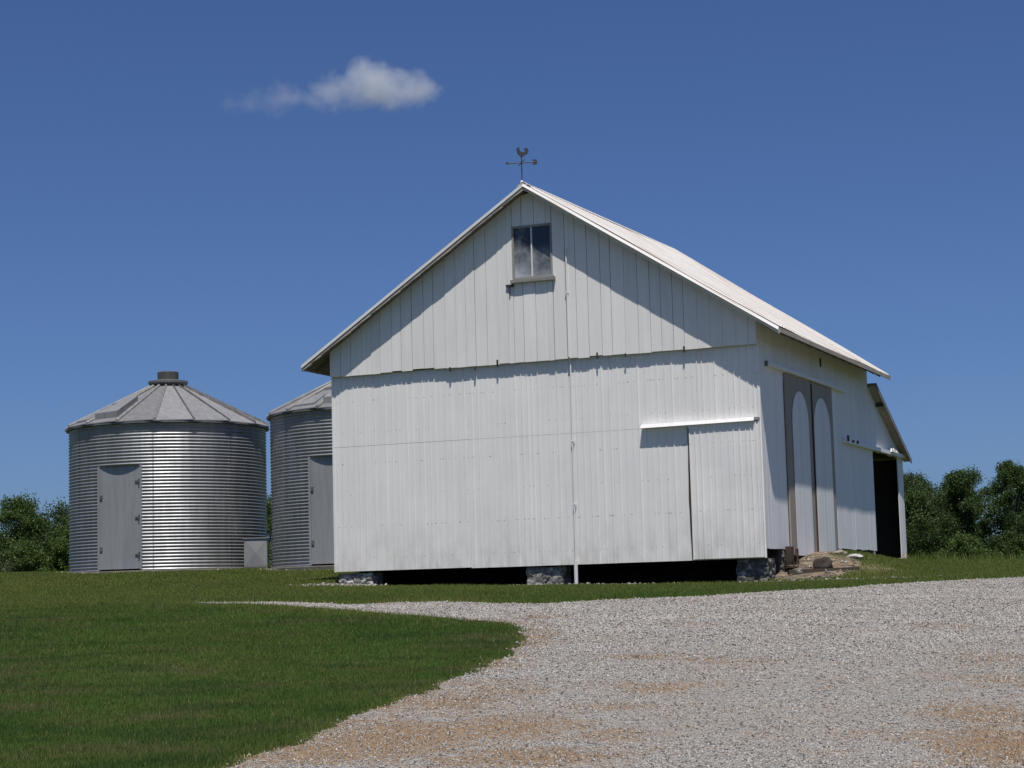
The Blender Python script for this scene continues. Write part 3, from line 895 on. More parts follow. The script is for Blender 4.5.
# rake boards on the front
def rake(s_, y0, y1, top, bot, mat, name, parent, d0=.0, d1_=None, rag=0, n=10):
    mb = MB(); half = d1_ if d1_ else -UM + OV
    for k in range(n):
        a, e = d0 + (half - d0) * k / n, d0 + (half - d0) * (k + 1) / n
        j0 = [random.uniform(-rag, rag) for _ in range(2)]
        def p(d, h, y): return (UM + s_ * d, y, ZR - SL * d - h)
        B_ = [p(a, bot + j0[0], y0), p(e, bot + j0[1], y0), p(e, bot + j0[1], y1), p(a, bot + j0[0], y1)]
        T_ = [p(a, top, y0), p(e, top, y0), p(e, top, y1), p(a, top, y1)]
        if s_ < 0: B_ = [B_[1], B_[0], B_[3], B_[2]]; T_ = [T_[1], T_[0], T_[3], T_[2]]
        mb.hexa(B_, T_)
    return part(mb, name, mat, parent)
rake(1, -EF - .012, -EF + .018, .02, .11, M['trim'], 'rake_board', roof, n=1)
mb = MB(); d0, d1_ = .0, -UM + OV - .0    # sloped metal flashing folded over the rake
pf = lambda d, h, y: (UM + d, y, ZR - SL * d - h)
mb.hexa([pf(d0, .085, -EF - .075), pf(d1_, .085, -EF - .075), pf(d1_, -.012, -EF + .05), pf(d0, -.012, -EF + .05)],
        [pf(d0, .078, -EF - .078), pf(d1_, .078, -EF - .078), pf(d1_, -.022, -EF + .05), pf(d0, -.022, -EF + .05)])
part(mb, 'rake_flashing', M['roof'], roof)
rake(1, -EF - .004, -EF + .03, .118, .15, M['trim'], 'rake_moulding', roof, n=1)
rake(-1, -EF - .02, -EF + .018, .004, .075, M['trim'], 'rake_board', roof, n=1)
rake(-1, -EF - .002, -EF + .05, .085, .145, M['pinkwood'], 'rake_moulding', roof, rag=.018, n=22)
for s_ in (1, -1):   # eave fascia
    mb = MB(); d = -UM + OV; zz = ZR - SL * d
    ua, ub = sorted((UM + s_ * (d - .005), UM + s_ * (d + .02)))
    mb.box(ua, ub, VR0 + .03, VR1 - .0, zz - .12, zz - .025)
    part(mb, 'eave_board', M['soffit'] if s_ > 0 else M['pinkwood'], roof)
# lean-to roof
lr = MB()
OL = .23
for k in range(5):
    d0, d1_ = 10.06 + k * .79, 10.06 + (k + 1) * .79 - .004
    if k == 4: d1_ = LT1 + .12
    lr.hexa([(W0, d0, zlt(d0) - .03), (OL, d0, zlt(d0) - .03), (OL, d1_, zlt(d1_) - .03), (W0, d1_, zlt(d1_) - .03)],
            [(W0, d0, zlt(d0)), (OL, d0, zlt(d0)), (OL, d1_, zlt(d1_)), (W0, d1_, zlt(d1_))])
ltr = part(lr, 'lean_to_roof', M['galvrim'])
mb = MB()
mb.hexa([(.003, 10.1, zlt(10.1) - .075), (OL - .03, 10.1, zlt(10.1) - .075), (OL - .03, LT1 + .1, zlt(LT1 + .1) - .075), (.003, LT1 + .1, zlt(LT1 + .1) - .075)],
        [(.003, 10.1, zlt(10.1) - .033), (OL - .03, 10.1, zlt(10.1) - .033), (OL - .03, LT1 + .1, zlt(LT1 + .1) - .033), (.003, LT1 + .1, zlt(LT1 + .1) - .033)])
part(mb, 'soffit', M['soffit'], ltr)
mb = MB()
mb.hexa([(OL - .028, 10.08, zlt(10.1) - .12), (OL, 10.08, zlt(10.1) - .12), (OL, LT1 + .12, zlt(LT1 + .12) - .12), (OL - .028, LT1 + .12, zlt(LT1 + .12) - .12)],
        [(OL - .028, 10.08, zlt(10.1) - .034), (OL, 10.08, zlt(10.1) - .034), (OL, LT1 + .12, zlt(LT1 + .12) - .034), (OL - .028, LT1 + .12, zlt(LT1 + .12) - .034)])
part(mb, 'rake_board', M['greywood'], ltr)
mb = MB(); mb.box(.0, OL - .03, 10.85, 10.93, zlt(10.9) - .17, zlt(10.9) - .09); part(mb, 'bracket', M['iron'], ltr)

# floor, sill beam, foundation walls
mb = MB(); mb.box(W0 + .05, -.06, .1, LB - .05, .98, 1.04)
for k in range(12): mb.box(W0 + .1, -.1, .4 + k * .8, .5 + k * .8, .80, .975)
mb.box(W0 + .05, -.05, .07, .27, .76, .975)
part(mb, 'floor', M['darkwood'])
mb = MB()
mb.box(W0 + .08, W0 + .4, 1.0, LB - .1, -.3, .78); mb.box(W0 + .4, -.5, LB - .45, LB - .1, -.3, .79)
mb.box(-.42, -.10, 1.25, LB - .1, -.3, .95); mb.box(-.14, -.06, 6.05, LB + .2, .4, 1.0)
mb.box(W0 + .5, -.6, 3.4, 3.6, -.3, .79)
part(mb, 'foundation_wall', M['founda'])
# stone piers
def pier(u0, u1, v0, v1, z0, z1, mat, seed):
    random.seed(seed)
    mb = MB()
    n = 10; core = []
    bm = bmesh.new(); bmesh.ops.create_cube(bm, size=1); bmesh.ops.subdivide_edges(bm, edges=bm.edges, cuts=9, use_grid_fill=True)
    for v in bm.verts:
        p = Vector((u0 + .03 + (v.co.x + .5) * (u1 - u0 - .06), v0 + .03 + (v.co.y + .5) * (v1 - v0 - .06), z0 + (v.co.z + .5) * (z1 - z0 - .005)))
        o_ = Vector((seed, 0, 0)); q = p * 7
        p += Vector((mnoise.noise(q + o_), mnoise.noise(q + o_ + Vector((9, 0, 0))), .3 * mnoise.noise(q + o_ + Vector((0, 9, 0))))) * .05
        v.co = p
    for f in bm.faces: pass
    bm.verts.index_update()
    mb.add([tuple(v.co) for v in bm.verts], [tuple(v.index for v in f.verts) for f in bm.faces]); bm.free()
    for k in range(int(95 * (u1 - u0))):
        r = random.choice((.025, .03, .04, .055, .075)); mb.rock((random.uniform(u0 + r, u1 - r), v0 + .045, random.uniform(z0, z1 - r)), r, (random.uniform(.8, 1.5), .6, random.uniform(.6, 1)), k * 1.7 + seed, 1, .35)
    for k in range(int(80 * (v1 - v0))):
        r = random.choice((.025, .03, .04, .055, .075)); mb.rock((u1 - .045, random.uniform(v0 + r, v1 - r), random.uniform(z0, z1 - r)), r, (.6, random.uniform(.8, 1.5), random.uniform(.6, 1)), k * 1.3 + seed, 1, .35)
    return part(mb, 'stone_pier', mat)
pier(-10.04, -9.15, .03, .62, .24, .70, M['pier'], 3)
pier(-5.42, -4.55, .05, .62, .16, .70, M['pier'], 5)
p3 = pier(-.70, .04, .04, .62, .10, .72, M['piercorner'], 8)
p4 = pier(-.35, .03, 1.25, 1.75, .15, .92, M['piercorner'], 9)
random.seed(21)

# ------------------------------------------------------------------ rusty iron posts by the corner
x, y = to_xy(.13, 1.62)
rp = empty('rusty_bracket', (x, y, gz(x, y) - .02), -PSI)
tag(rp, 'rusty iron bracket with two short posts below the brown side doors', 'bracket')
mb = MB(); mb.box(-.10, .10, -.42, .75, 0, .05, .008); mb.build('base_bar', M['rusty'], rp)
for vy, h, wd in ((-.28, .46, .06), (.30, .42, .028)):
    mb = MB(); mb.box(-wd, wd, vy - wd * 1.6, vy + wd * 1.6, .07, h, .008); mb.box(-wd - .012, wd + .012, vy - wd * 1.75, vy + wd * 1.75, .10, .16, .006)
    mb.build('post', M['rusty'], rp)
mb = MB(); mb.tube([(.0, -.28, .30), (.0, .30, .27)], .018, 8); mb.build('cross_rod', M['rusty'], rp)

# ------------------------------------------------------------------ rocks by the bank
def rock_thing(name, u, v, r, sq, mat, label, seed, sink=.3, cat='rock'):
    x, y = to_xy(u, v); mb = MB(); mb.rock((0, 0, 0), r, sq, seed, 3, .3)
    o = mb.build(name, mat, None, (x, y, gz(x, y) + r * sq[2] * (1 - sink * 2) * .6), True)
    o.rotation_euler = (0, 0, -PSI + seed)
    return tag(o, label, cat)
rock_thing('boulder', .80, 1.5, .20, (1.15, 1, .95), M['boulder'], 'dark brown rounded boulder on the earth bank below the side doors', 1.3)
rock_thing('flat_rock', .25, 6.6, .17, (1.5, 1, .5), M['palerock'], 'pale flat rock on the grass between arched doors and lean-to', 2.1)
rock_thing('rock', .12, 13.0, .21, (.9, 1, 1.0), M['palerock'], 'tan rock at the foot of the open lean-to doorway', 3.7)
rock_thing('rubble_stone', .38, 1.05, .13, (1.4, 1, .6), M['piercorner'], 'low dark rubble stone between corner pier and dark boulder', 4.2)
rock_thing('rubble_stone', 1.15, 2.9, .13, (1.6, 1, .5), M['pier'], 'grey rubble stone low on the bank, right of the dark boulder', 5.9)
rock_thing('rubble_stone', .75, 3.2, .11, (1.5, 1, .6), M['palerock'], 'small tan stone high on the bank under the arched doors', 6.4)
x, y = to_xy(.95, 1.3)
mb = MB()
for k in range(3): mb.hexa([(-1.2 + k * .5, -.08 + .03 * math.sin(k), -.05), (-.7 + k * .5, -.08 + .03 * math.sin(k + 1), -.05), (-.7 + k * .5, .08 + .03 * math.sin(k + 1), -.05), (-1.2 + k * .5, .08 + .03 * math.sin(k), -.05)],
                           [(-1.2 + k * .5, -.07 + .03 * math.sin(k), .06), (-.7 + k * .5, -.07 + .03 * math.sin(k + 1), .06), (-.7 + k * .5, .07 + .03 * math.sin(k + 1), .06), (-1.2 + k * .5, .07 + .03 * math.sin(k), .06)])
o = mb.build('timber_edging', M['darkwood'], None, (x + .35, y, gz(x + .35, y) - .01)); o.rotation_euler = (0, R(-1), R(4))
tag(o, 'dark weathered timber lying along the foot of the earth bank', 'timber')
# pale rubble pebbles around piers and bins
def scatter_uv(n, fu): 
    q = [fu() for _ in range(n)]; xy = [to_xy(a, b) for a, b in q]
    return np.array([c[0] for c in xy]), np.array([c[1] for c in xy])
px_, py_ = [], []
for n, fu in ((420, lambda: (-9.75 + random.gauss(0, .42), -.12 + random.gauss(0, .10))), (130, lambda: (-10.45 + random.gauss(0, .22), .0 + random.gauss(0, .22))),
              (110, lambda: (-5.0 + random.gauss(0, .4), .0 + random.gauss(0, .05))), (110, lambda: (-3.2 + random.gauss(0, .5), .05 + random.gauss(0, .05))),
              (330, lambda: (random.uniform(-.6, 3.6), -.2 + random.gauss(0, .08))), (170, lambda: (random.uniform(.15, 1.5), random.uniform(.3, 3.6)))):
    a, b_ = scatter_uv(n, fu); px_.append(a); py_.append(b_)
for cx, cy in ((-9.86, 55), (-3.9, 53)):
    th = RNG.uniform(-2.9, -.2, 500); rr = 2.95 + np.abs(RNG.normal(0, .13, 500)); px_.append(cx + rr * np.cos(th)); py_.append(cy + rr * np.sin(th))
px_ = np.concatenate(px_); py_ = np.concatenate(py_)
M['rubble'] = stone_mat('rubble stones', [(0, (.10, .088, .075)), (.4, (.19, .168, .14)), (.8, (.31, .285, .25)), (1, (.50, .48, .44))])
rb = stones('pebble_rubble', px_, py_, .018 + .035 * RNG.random(len(px_)) ** 2.5, M['rubble'], .2)
tag(rb, 'pale broken pebbles along the barn piers, earth bank and bins', 'pebbles', kind='stuff')

# ------------------------------------------------------------------ weathervane
x, y = to_xy(UM - .10, -.22)
vane = empty('weathervane', (x, y, ZR + .02), R(2))
tag(vane, 'black rooster weathervane standing on the front peak of the barn roof', 'weathervane')
mb = MB(); mb.tube([(0, 0, -.04), (0, 0, .62)], .011, 8); mb.build('rod', M['iron'], vane)
mb = MB(); mb.rock((0, 0, .045), .042, (1, 1, .9), 1, 3, .0); mb.build('glass_ball', M['pipe'], vane, smooth=True)
mb = MB(); mb.tube([(-.31, 0, .47), (.31, 0, .49)], .012, 8); mb.build('arm', M['iron'], vane)
mb = MB(); mb.tube([(.05, -.31, .475), (-.05, .31, .485)], .011, 8); mb.build('arm', M['iron'], vane)
mb = MB(); mb.prism([(-.31, 0.005, .435), (-.25, 0.005, .47), (-.31, .005, .505), (-.36, .005, .47)], (0, -.01, 0)); mb.build('arrow_tip', M['iron'], vane)
mb = MB(); mb.prism([(.23, .005, .43), (.33, .005, .43), (.35, .005, .49), (.33, .005, .55), (.23, .005, .55), (.26, .005, .49)], (0, -.01, 0)); mb.build('arrow_tail', M['iron'], vane)
cock = [(-.02, .60), (.03, .60), (.05, .64), (.10, .66), (.14, .71), (.145, .77), (.11, .81), (.06, .80), (.04, .765), (.07, .76), (.085, .735), (.05, .715),
        (.01, .72), (-.025, .75), (-.04, .79), (-.03, .815), (-.045, .835), (-.06, .815), (-.075, .825), (-.085, .80), (-.115, .785), (-.085, .775), (-.09, .745), (-.085, .70), (-.06, .655), (-.03, .635)]
mb = MB(); mb.prism([(a * 1.12, .008, .57 + (b_ - .57) * 1.0) for a, b_ in cock][::-1], (0, -.016, 0)); mb.build('rooster', M['iron'], vane)

# ------------------------------------------------------------------ grain bins
def grain_bin(cx, cy, base_z, H, label, group, ph0, a_l=-33.2, a_r=-5.0, zd0=.02, zd1=2.86, seed=1):
    random.seed(seed)
    RB = 2.765
    root = empty('grain_bin', (cx, cy, base_z), 0)
    tag(root, label, 'grain bin', group)
    A = lambda deg: math.radians(-90 + deg)       # 0 faces the camera side, positive to the right
    # corrugated wall, open where the door is
    mb = MB()
    amp, pitch = .0145, .0896
    nz = int(H / pitch * 8)
    degs = list(np.arange(a_r, 360 + a_l + .01, 2.5)); 
    if abs(degs[-1] - (360 + a_l)) > .01: degs.append(360 + a_l)
    def grid(degs, z0, z1):
        nzz = max(2, int(round((z1 - z0) / pitch * 8))); vs = []; fs = []
        for j in range(nzz + 1):
            z = z0 + (z1 - z0) * j / nzz; dr = amp * math.sin(2 * math.pi * z / pitch)
            for dg in degs:
                r = RB + dr + .004 * math.sin(math.radians(dg) * 5 + z * .7); vs.append((r * math.cos(A(dg)), r * math.sin(A(dg)), z))
        m = len(degs)
        for j in range(nzz):
            for i in range(m - 1): fs.append((j * m + i, j * m + i + 1, (j + 1) * m + i + 1, (j + 1) * m + i))
        mb.add(vs, fs)
    grid(degs, 0, H); grid(list(np.linspace(a_l, a_r, 8)), zd1, H)
    wl = mb.build('wall', M['galv'], root, smooth=True)
    # vertical sheet laps
    for dg in (1.5, 46, -52, -78):
        lb_ = MB(); vs = []; fs = []; zs = np.arange(0, H + .001, pitch / 8)
        for z in zs:
            r = RB + amp * math.sin(2 * math.pi * z / pitch) + .006
            for q in (-.45, .45): vs.append((r * math.cos(A(dg + q)), r * math.sin(A(dg + q)), z))
        for j in range(len(zs) - 1): fs.append((2 * j, 2 * j + 1, 2 * j + 3, 2 * j + 2))
        lb_.add(vs, fs); lb_.build('sheet_lap', M['galvdoor'], root, smooth=True)
    # door: flat panel on the chord, frame, hinges, latch
    pl = Vector((RB * math.cos(A(a_l)), RB * math.sin(A(a_l)), 0)); pr_ = Vector((RB * math.cos(A(a_r)), RB * math.sin(A(a_r)), 0))
    ax = (pr_ - pl); Ld = ax.length; ax.normalize(); nrm = Vector((ax.y, -ax.x, 0))   # outward
    P = lambda s_, o_, z: tuple(pl + ax * s_ + nrm * o_ + Vector((0, 0, z)))
    def obx(mb, s0, s1, o0, o1, z0, z1):
        mb.hexa([P(s0, o1, z0), P(s1, o1, z0), P(s1, o0, z0), P(s0, o0, z0)], [P(s0, o1, z1), P(s1, o1, z1), P(s1, o0, z1), P(s0, o0, z1)])
    mb = MB(); obx(mb, .05, Ld - .05, -.03, -.005, zd0 + .03, zd1 - .03)
    # shallow cross creases
    dr = mb.build('door', M['galvdoor'], root)
    mb = MB()
    obx(mb, -.01, .05, -.05, .02, zd0, zd1); obx(mb, Ld - .05, Ld + .01, -.05, .02, zd0, zd1)
    obx(mb, .05, Ld - .05, -.05, .0, zd1 - .03, zd1 + .01)
    mb.build('frame', M['galvdoor'], dr)
    for z in (.55, 1.05, 1.95, 2.45):
        if z in (.55, 1.95):
            mb = MB(); obx(mb, .05, .13, -.005, .02, z, z + .12); mb.build('hinge', M['steel'], dr)
    for z in (.42, 1.42, 2.4):
        mb = MB(); obx(mb, Ld - .2, Ld - .06, -.005, .025, z, z + .035); obx(mb, Ld - .09, Ld - .06, -.005, .05, z - .03, z + .08); mb.build('latch', M['steel'], dr)
    # top of the cut-out: header strip under the wall edge
    # roof: 17 flat panels with raised seams
    NP = 17; re, rt = 2.90, .44; rise = 1.24
    mb = MB(); se = MB()
    for k in range(NP):
        d0 = ph0 + 360 / NP * k; d1_ = d0 + 360 / NP
        lft = random.uniform(-.006, .02)
        e0 = Vector((re * math.cos(A(d0)), re * math.sin(A(d0)), H + .01)); e1 = Vector((re * math.cos(A(d1_)), re * math.sin(A(d1_)), H + .01 + lft))
        t0 = Vector((rt * math.cos(A(d0)), rt * math.sin(A(d0)), H + rise)); t1 = Vector((rt * math.cos(A(d1_)), rt * math.sin(A(d1_)), H + rise))
        up = Vector((0, 0, .025))
        mb.hexa([e0, e1, t1, t0], [e0 + up, e1 + up, t1 + up, t0 + up])
        tdir = (e1 - e0).normalized(); 
        for (sa, sb_, hh_) in ((.0, .07, .075),):
            q = [e0 + up + tdir * sa, e0 + up + tdir * sb_, t0 + up + tdir * sb_ * .6, t0 + up + tdir * sa]
            u2 = Vector((0, 0, hh_)); u3 = Vector((0, 0, hh_ * .5))
            se.hexa(q, [q[0] + u2, q[1] + u3, q[2] + u3, q[3] + u2])
        # ragged eave lips
        lp = e0 + (e1 - e0) * .5; 
    rfo = mb.build('roof', M['galvroof'], root)
    se.build('seam', M['seam'], rfo)
    mb = MB(); mb.lathe([(2.70, H - .03), (2.86, H - .03), (2.86, H + .008), (2.70, H + .008)], 0, 0, 68); mb.build('eave_ring', M['galvrim'], root)
    # roof hatch on the panel left of the middle
    def on(dg, r, h):
        half = 360 / NP / 2; kk = math.floor((dg - ph0) / (360 / NP)); mid = ph0 + (kk + .5) * 360 / NP
        rr = r * math.cos(math.radians(half)) / math.cos(math.radians(dg - mid)); 
        return Vector((rr * math.cos(A(dg)), rr * math.sin(A(dg)), H + .035 + rise * (re - r) / (re - rt) + h))
    c0 = ph0 + 360 / NP * math.floor((-22 - ph0) / (360 / NP))
    a0, a1 = c0 + 1.5, c0 + 360 / NP - 2.2
    mb = MB(); mb.hexa([on(a0, 2.66, .0), on(a1, 2.66, .0), on(a1 - 1.5, 1.55, .0), on(a0 + 1.5, 1.55, .0)], [on(a0, 2.66, .17), on(a1, 2.66, .20), on(a1 - 1.5, 1.55, .15), on(a0 + 1.5, 1.55, .12)])
    mb.build('hatch', M['galvroof'], rfo)
    c1 = c0 - 360 / NP
    mb = MB(); mb.hexa([on(c1 + 2, 2.7, .0), on(c1 + 17, 2.7, .0), on(c1 + 15, 2.1, .0), on(c1 + 4, 2.1, .0)], [on(c1 + 2, 2.7, .05), on(c1 + 17, 2.7, .06), on(c1 + 15, 2.1, .04), on(c1 + 4, 2.1, .04)])
    mb.hexa([on(c1 + 4, 1.7, .0), on(c1 + 17, 1.7, .0), on(c1 + 15, 1.1, .0), on(c1 + 6, 1.1, .0)], [on(c1 + 4, 1.7, .07), on(c1 + 17, 1.7, .08), on(c1 + 15, 1.1, .04), on(c1 + 6, 1.1, .04)])
    mb.build('roof_patch', M['galvroof'], rfo)
    # cap
    mb = MB(); mb.lathe([(.44, H + rise - .02), (.44, H + rise + .05), (.52, H + rise + .06), (.56, H + rise + .10), (.56, H + rise + .16), (.42, H + rise + .19), (.3, H + rise + .20)], 0, 0, 40)
    cpm = mb.build('cap', M['galvrim'], root)
    mb = MB(); mb.lathe([(.295, H + rise + .195), (.30, H + rise + .42), (.28, H + rise + .44)], 0, 0, 32); mb.build('vent_drum', M['vent'], cpm)
    # concrete ring
    mb = MB(); mb.lathe([(2.93, -.30), (2.93, -.02), (2.90, .0), (2.6, .0)], 0, 0, 64); mb.build('base_ring', M['concrete'], root)
    return root
grain_bin(-9.86, 55.0, 1.06, 4.02, 'corrugated steel grain bin standing whole and clear, leftmost, rusty cap on top', 'grain bins beside the barn', 2.2, seed=2)
grain_bin(-3.90, 53.0, 1.02, 4.10, 'corrugated steel grain bin half hidden behind the barn corner', 'grain bins beside the barn', -4.5, a_l=-32.9, seed=4)
random.seed(31)
# steel box beside the first bin
bx = empty('steel_box', (-7.10, 52.75, gz(-7.1, 52.75)), R(4))
tag(bx, 'small grey sheet metal box standing against the right side of the leftmost bin', 'metal box')
mb = MB(); mb.box(-.31, .31, 0, .55, 0.06, .82, .004)
bdy = mb.build('body', M['galvbox'], bx)
mb = MB()
c = (0, -.03, .45)
k4 = [(-.30, -.006, .08), (.30, -.006, .08), (.30, -.006, .80), (-.30, -.006, .80)]
mb.add(k4 + [c] , [(0, 1, 4), (1, 2, 4), (2, 3, 4), (3, 0, 4)])
mb.build('front_panel', M['galvbox'], bx)
mb = MB(); mb.box(-.34, .34, -.035, .58, .823, .85); mb.build('lid', M['galvbox'], bx)
mb = MB(); mb.box(-.33, .33, -.03, .58, -.06, .055); mb.build('base', M['concrete'], bx)

# ------------------------------------------------------------------ trees
def leaf_mat(name, a, b_, c):
    t = NT(name)
    col = t.ramp(t.attr('rnd'), [(0, a), (.55, b_), (1, c)])
    b = t.n('ShaderNodeBsdfPrincipled'); t.l(col, b.inputs['Base Color']); b.inputs['Roughness'].default_value = .55; b.inputs['Specular IOR Level'].default_value = .3
    tr = t.n('ShaderNodeBsdfTranslucent'); t.l(col, tr.inputs[0])
    ms = t.n('ShaderNodeMixShader'); ms.inputs[0].default_value = .4
    t.l(b.outputs[0], ms.inputs[1]); t.l(tr.outputs[0], ms.inputs[2]); t.l(ms.outputs[0], t.out.inputs['Surface']); return t.m
M['leafA'] = leaf_mat('mid green leaves', (.046, .080, .018), (.085, .138, .030), (.14, .195, .05))
M['leafB'] = leaf_mat('dark green leaves', (.032, .060, .015), (.060, .102, .026), (.105, .155, .042))
M['leafC'] = leaf_mat('yellow green leaves', (.05, .085, .014), (.10, .155, .026), (.155, .21, .045))
M['leafD'] = leaf_mat('dusty green leaves', (.045, .066, .028), (.080, .110, .045), (.13, .16, .08))
M['bark'] = mat_wood('bark', (.07, .06, .05), (.15, .13, .11), (8, 8, 1.2))
M['palebark'] = mat_wood('pale bark', (.17, .16, .14), (.30, .28, .25), (8, 8, 1.2))

def tree(name, x, y, H, Rc, label, leaf='leafA', bark='bark', low=.15, lobes=11, leaves=5200, size=.30, narrow=1.0, seed=0, cat='tree'):
    rg = np.random.default_rng(seed); rd = random.Random(seed)
    z0 = gz(x, y)
    root = empty(name, (x, y, z0 - .05)); tag(root, label, cat)
    tr = MB(); lean = (rd.uniform(-.05, .05), rd.uniform(-.05, .05))
    pts = [(lean[0] * H * t + .12 * math.sin(5 * t + seed), lean[1] * H * t, H * .86 * t) for t in np.linspace(0, 1, 9)]
    r0 = .018 * H + .05
    tr.tube(pts, [r0 * (1 - .88 * t) + .012 for t in np.linspace(0, 1, 9)], 8)
    cs = []
    for k in range(lobes):
        t = low + (1 - low) * ((k + .5) / lobes)
        az = k * 2.4 + rd.uniform(-.5, .5)
        env = math.sin(math.pi * (.13 + .82 * ((t - low) / (1 - low)))) ** .75
        rr = Rc * env * rd.uniform(.45, 1.12) * narrow
        c = np.array([lean[0] * H * t + rr * math.cos(az) * .72, lean[1] * H * t + rr * math.sin(az) * .72, H * t * .97])
        rad = (Rc * rd.uniform(.26, .60) * (.55 + .45 * env))
        cs.append((c, rad))
        i = min(int(t * .8 * 8), 7); s_ = Vector(pts[i]); e = Vector(c)
        m_ = s_.lerp(e, .5) + Vector((0, 0, -.15))
        tr.tube([s_, m_, e], [r0 * .35 * (1 - t * .5), r0 * .22, .015], 5)
    cs.append((np.array([lean[0] * H, lean[1] * H, H * .93]), Rc * .34))
    # sub clumps then leaves
    P = []; per = leaves // len(cs)
    for c, rad in cs:
        ncl = 18
        d = rg.normal(size=(ncl, 3)); d /= np.linalg.norm(d, axis=1)[:, None]
        cc = c + d * rad * rg.uniform(.45, 1.0, (ncl, 1)) * np.array([1, 1, .78])
        kk = rg.integers(0, ncl, per)
        P.append(cc[kk] + rg.normal(size=(per, 3)) * rad * .20)
    P = np.concatenate(P); P = P[P[:, 2] > .15]; n = len(P)
    a = rg.normal(size=(n, 3)); a /= np.linalg.norm(a, axis=1)[:, None]
    b = rg.normal(size=(n, 3)); b -= a * (a * b).sum(1)[:, None]; b /= np.linalg.norm(b, axis=1)[:, None]
    s_ = size * rg.uniform(.55, 1.25, (n, 1))
    V = np.stack([P - a * s_ * .5, P + b * s_ * .32, P + a * s_ * .5, P - b * s_ * .32], 1).reshape(-1, 3)
    Fa = np.arange(4 * n).reshape(-1, 4)
    rnd = np.clip(rg.random(n) * .55 + .45 * rg.random(len(cs))[np.minimum(np.arange(n) * len(cs) // n, len(cs) - 1)], 0, 1)
    np_mesh('crown', V, Fa, M[leaf], {'rnd': np.repeat(rnd, 4)}, parent=root)
    tr.build('trunk', M[bark], root, smooth=True)
    return root
K = 150 / 110.
# left wood
T = [
 (-41.6, 148, 7.0, 3.77, 'dark tree cut off by the left edge of the photo', 'leafB', .05, 12),
 (-38.4, 150, 9.4, 3.62, 'tallest tree left of the grain bins, with a pointed top', 'leafA', .04, 14),
 (-35.0, 151, 8.8, 3.77, 'broad dark tree touching the left side of the leftmost bin', 'leafB', .04, 13),
 (-36.6, 145, 5.6, 2.90, 'low bushy tree in front, between the two trees left of the bins', 'leafA', .03, 11),
 (-39.9, 144, 5.2, 2.90, 'low dusty green tree in front at the far left', 'leafD', .03, 11),
 (-39.8, 160, 8.6, 3.6, 'dark tree at the back filling the gap between the two tall left trees', 'leafB', .03, 13),
 (-33.6, 146, 7.4, 3.04, 'mid green tree mostly hidden behind the leftmost bin', 'leafA', .04, 11),
 (-19.2, 149, 9.0, 3.33, 'green tree seen in the gap between the two grain bins', 'leafA', .04, 12),
]
for i, (x, y, H, Rc, lab, lf, low, lb) in enumerate(T):
    tree('broadleaf_tree', x, y, H * .94, Rc, lab, lf, 'bark', low, lb + 9, 34000, .17, seed=40 + i)
T = [
 (30.6, 150, 8.4, 3.19, 'dark tree just right of the lean-to wall', 'leafB', .05, 12, 'bark', 1),
 (32.2, 156, 10.2, 2.90, 'pale dusty tree with a thin open top right of the lean-to', 'leafD', .15, 12, 'palebark', 1),
 (34.9, 150, 10.2, 2.35, 'tall narrow dark tree in the middle of the right wood', 'leafB', .20, 14, 'palebark', .8),
 (36.2, 157, 9.3, 2.61, 'mid green tree in the dip between the two tall right trees', 'leafA', .08, 12, 'bark', 1),
 (38.0, 149, 10.6, 2.8, 'tallest tree of the right wood, dark with slender pale trunk', 'leafB', .28, 14, 'palebark', .85),
 (41.3, 152, 9.9, 3.48, 'yellow green tree cut off by the right edge of the photo', 'leafC', .06, 13, 'bark', 1),
 (43.8, 156, 10.5, 3.77, 'mid green tree wholly past the right edge of the photo', 'leafA', .05, 12, 'bark', 1),
 (29.4, 158, 9.0, 3.19, 'mid green tree mostly hidden behind the lean-to', 'leafA', .05, 12, 'bark', 1),
 (32.6, 163, 10.6, 3.6, 'dark tree filling the back of the wood behind the dusty tree', 'leafB', .03, 13, 'bark', 1),
 (38.3, 165, 10.9, 4.0, 'dark tree at the back between the tallest and the narrow tree', 'leafB', .03, 13, 'bark', 1),
 (35.4, 168, 10.6, 3.8, 'dark tree deepest in the right wood, between the dusty tree and the tallest tree', 'leafB', .03, 13, 'bark', 1),
 (31.3, 143, 3.3, 1.9, 'bright green low bush at the foot of the wood beside the lean-to', 'leafA', .02, 11, 'bark', 1.0),
 (33.8, 144, 4.6, 2.17, 'mid green low bush in front of the tall narrow tree', 'leafA', .02, 10, 'bark', 1.1),
 (37.2, 146, 4.8, 2.3, 'dark low bush under the tallest tree of the right wood', 'leafB', .02, 10, 'bark', 1.1),
 (39.9, 145, 4.9, 2.46, 'light green low bush near the right edge below the tall tree', 'leafC', .02, 10, 'bark', 1.1),
]
for i, (x, y, H, Rc, lab, lf, low, lb, bk, nr) in enumerate(T):
    bush = 'bush' in lab
    tree('bush' if bush else 'broadleaf_tree', x, y, H, Rc, lab, lf, bk, low, lb + 9, 34000, .17, nr, seed=70 + i, cat='bush' if bush else 'tree')

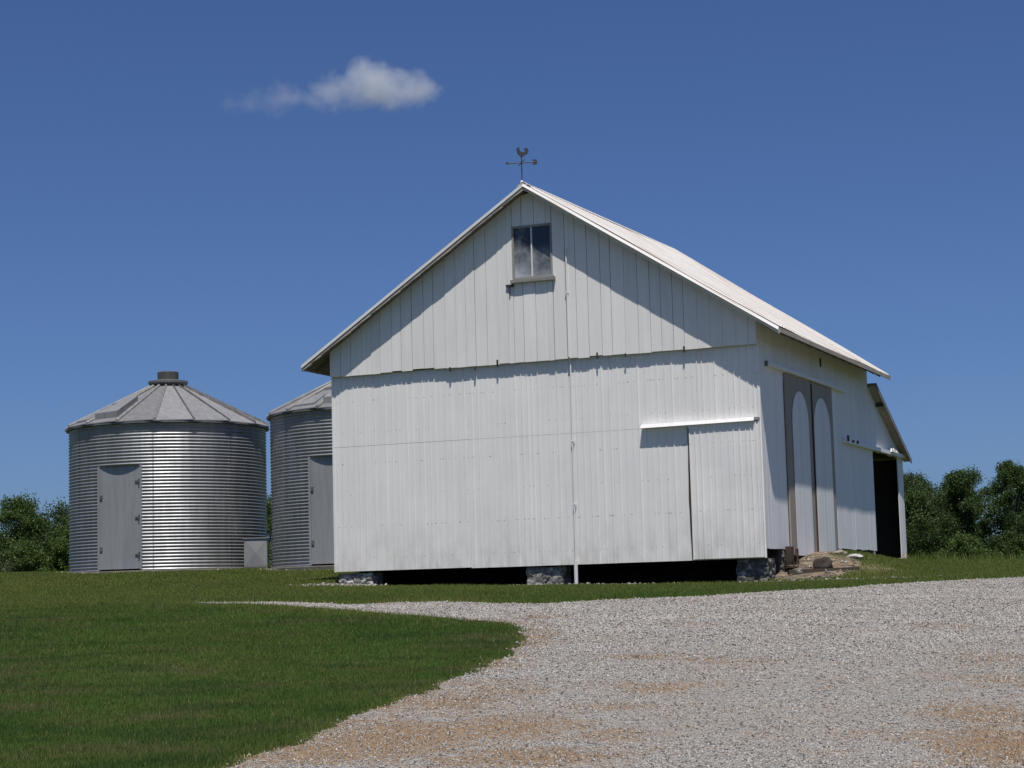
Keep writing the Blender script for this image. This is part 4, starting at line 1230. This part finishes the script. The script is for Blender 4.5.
# ------------------------------------------------------------------ cloud
def cloud_material(lobes, dens):
    t = NT('cloud vapour')
    tc = t.n('ShaderNodeTexCoord'); P = tc.outputs['Object']
    fld = None
    for (c, r, a) in lobes:
        su = t.n('ShaderNodeVectorMath', operation='SUBTRACT'); t.l(P, su.inputs[0]); su.inputs[1].default_value = c
        dv_ = t.n('ShaderNodeVectorMath', operation='DIVIDE'); t.l(su.outputs[0], dv_.inputs[0]); dv_.inputs[1].default_value = r
        ln = t.n('ShaderNodeVectorMath', operation='LENGTH'); t.l(dv_.outputs[0], ln.inputs[0])
        f = t.math('MULTIPLY', t.math('SUBTRACT', 1., ln.outputs['Value']), a)
        fld = f if fld is None else t.math('MAXIMUM', fld, f)
    n1 = t.noise(P, .085, 6, .62)
    d = t.math('ADD', fld, t.rng(n1, .25, .75, -.55, .45))
    sx = t.n('ShaderNodeSeparateXYZ'); t.l(P, sx.inputs[0])
    d = t.math('MULTIPLY', t.math('MULTIPLY', t.rng(d, .02, .85), t.rng(sx.outputs['X'], -40, 6, .30, 1.)), dens)
    pv = t.n('ShaderNodeVolumePrincipled'); pv.inputs['Color'].default_value = (.96, .96, .97, 1); pv.inputs['Anisotropy'].default_value = .0
    t.l(d, pv.inputs['Density']); t.l(pv.outputs[0], t.out.inputs['Volume'])
    return t.m
cl = [((18, 0, -1.5), (27, 14, 10.5), 1.), ((12, 0, 5), (14, 11, 12), 1.), ((32, 0, -4), (18, 11, 7), .95), ((-6, 0, .5), (15, 9, 10), .78), ((-30, 0, -3.5), (34, 9, 7.5), .62), ((38, 0, -1), (9, 8, 6), .8)]
M['cloud'] = cloud_material(cl, .075)
bm = bmesh.new(); bmesh.ops.create_icosphere(bm, subdivisions=4, radius=1)
for v in bm.verts: v.co = Vector((v.co.x * 66, v.co.y * 22, v.co.z * 26))
me = bpy.data.meshes.new('cloud'); bm.to_mesh(me); bm.free(); me.materials.append(M['cloud'])
M['cloud'].cycles.volume_step_rate = .35
cob = bpy.data.objects.new('cloud', me); COL.objects.link(cob); cob.location = (-77, 900, 244.5)
cob.rotation_euler = (0, R(-1.5), 0)
tag(cob, 'single small white cloud in the clear blue sky above the barn', 'cloud', kind='structure')
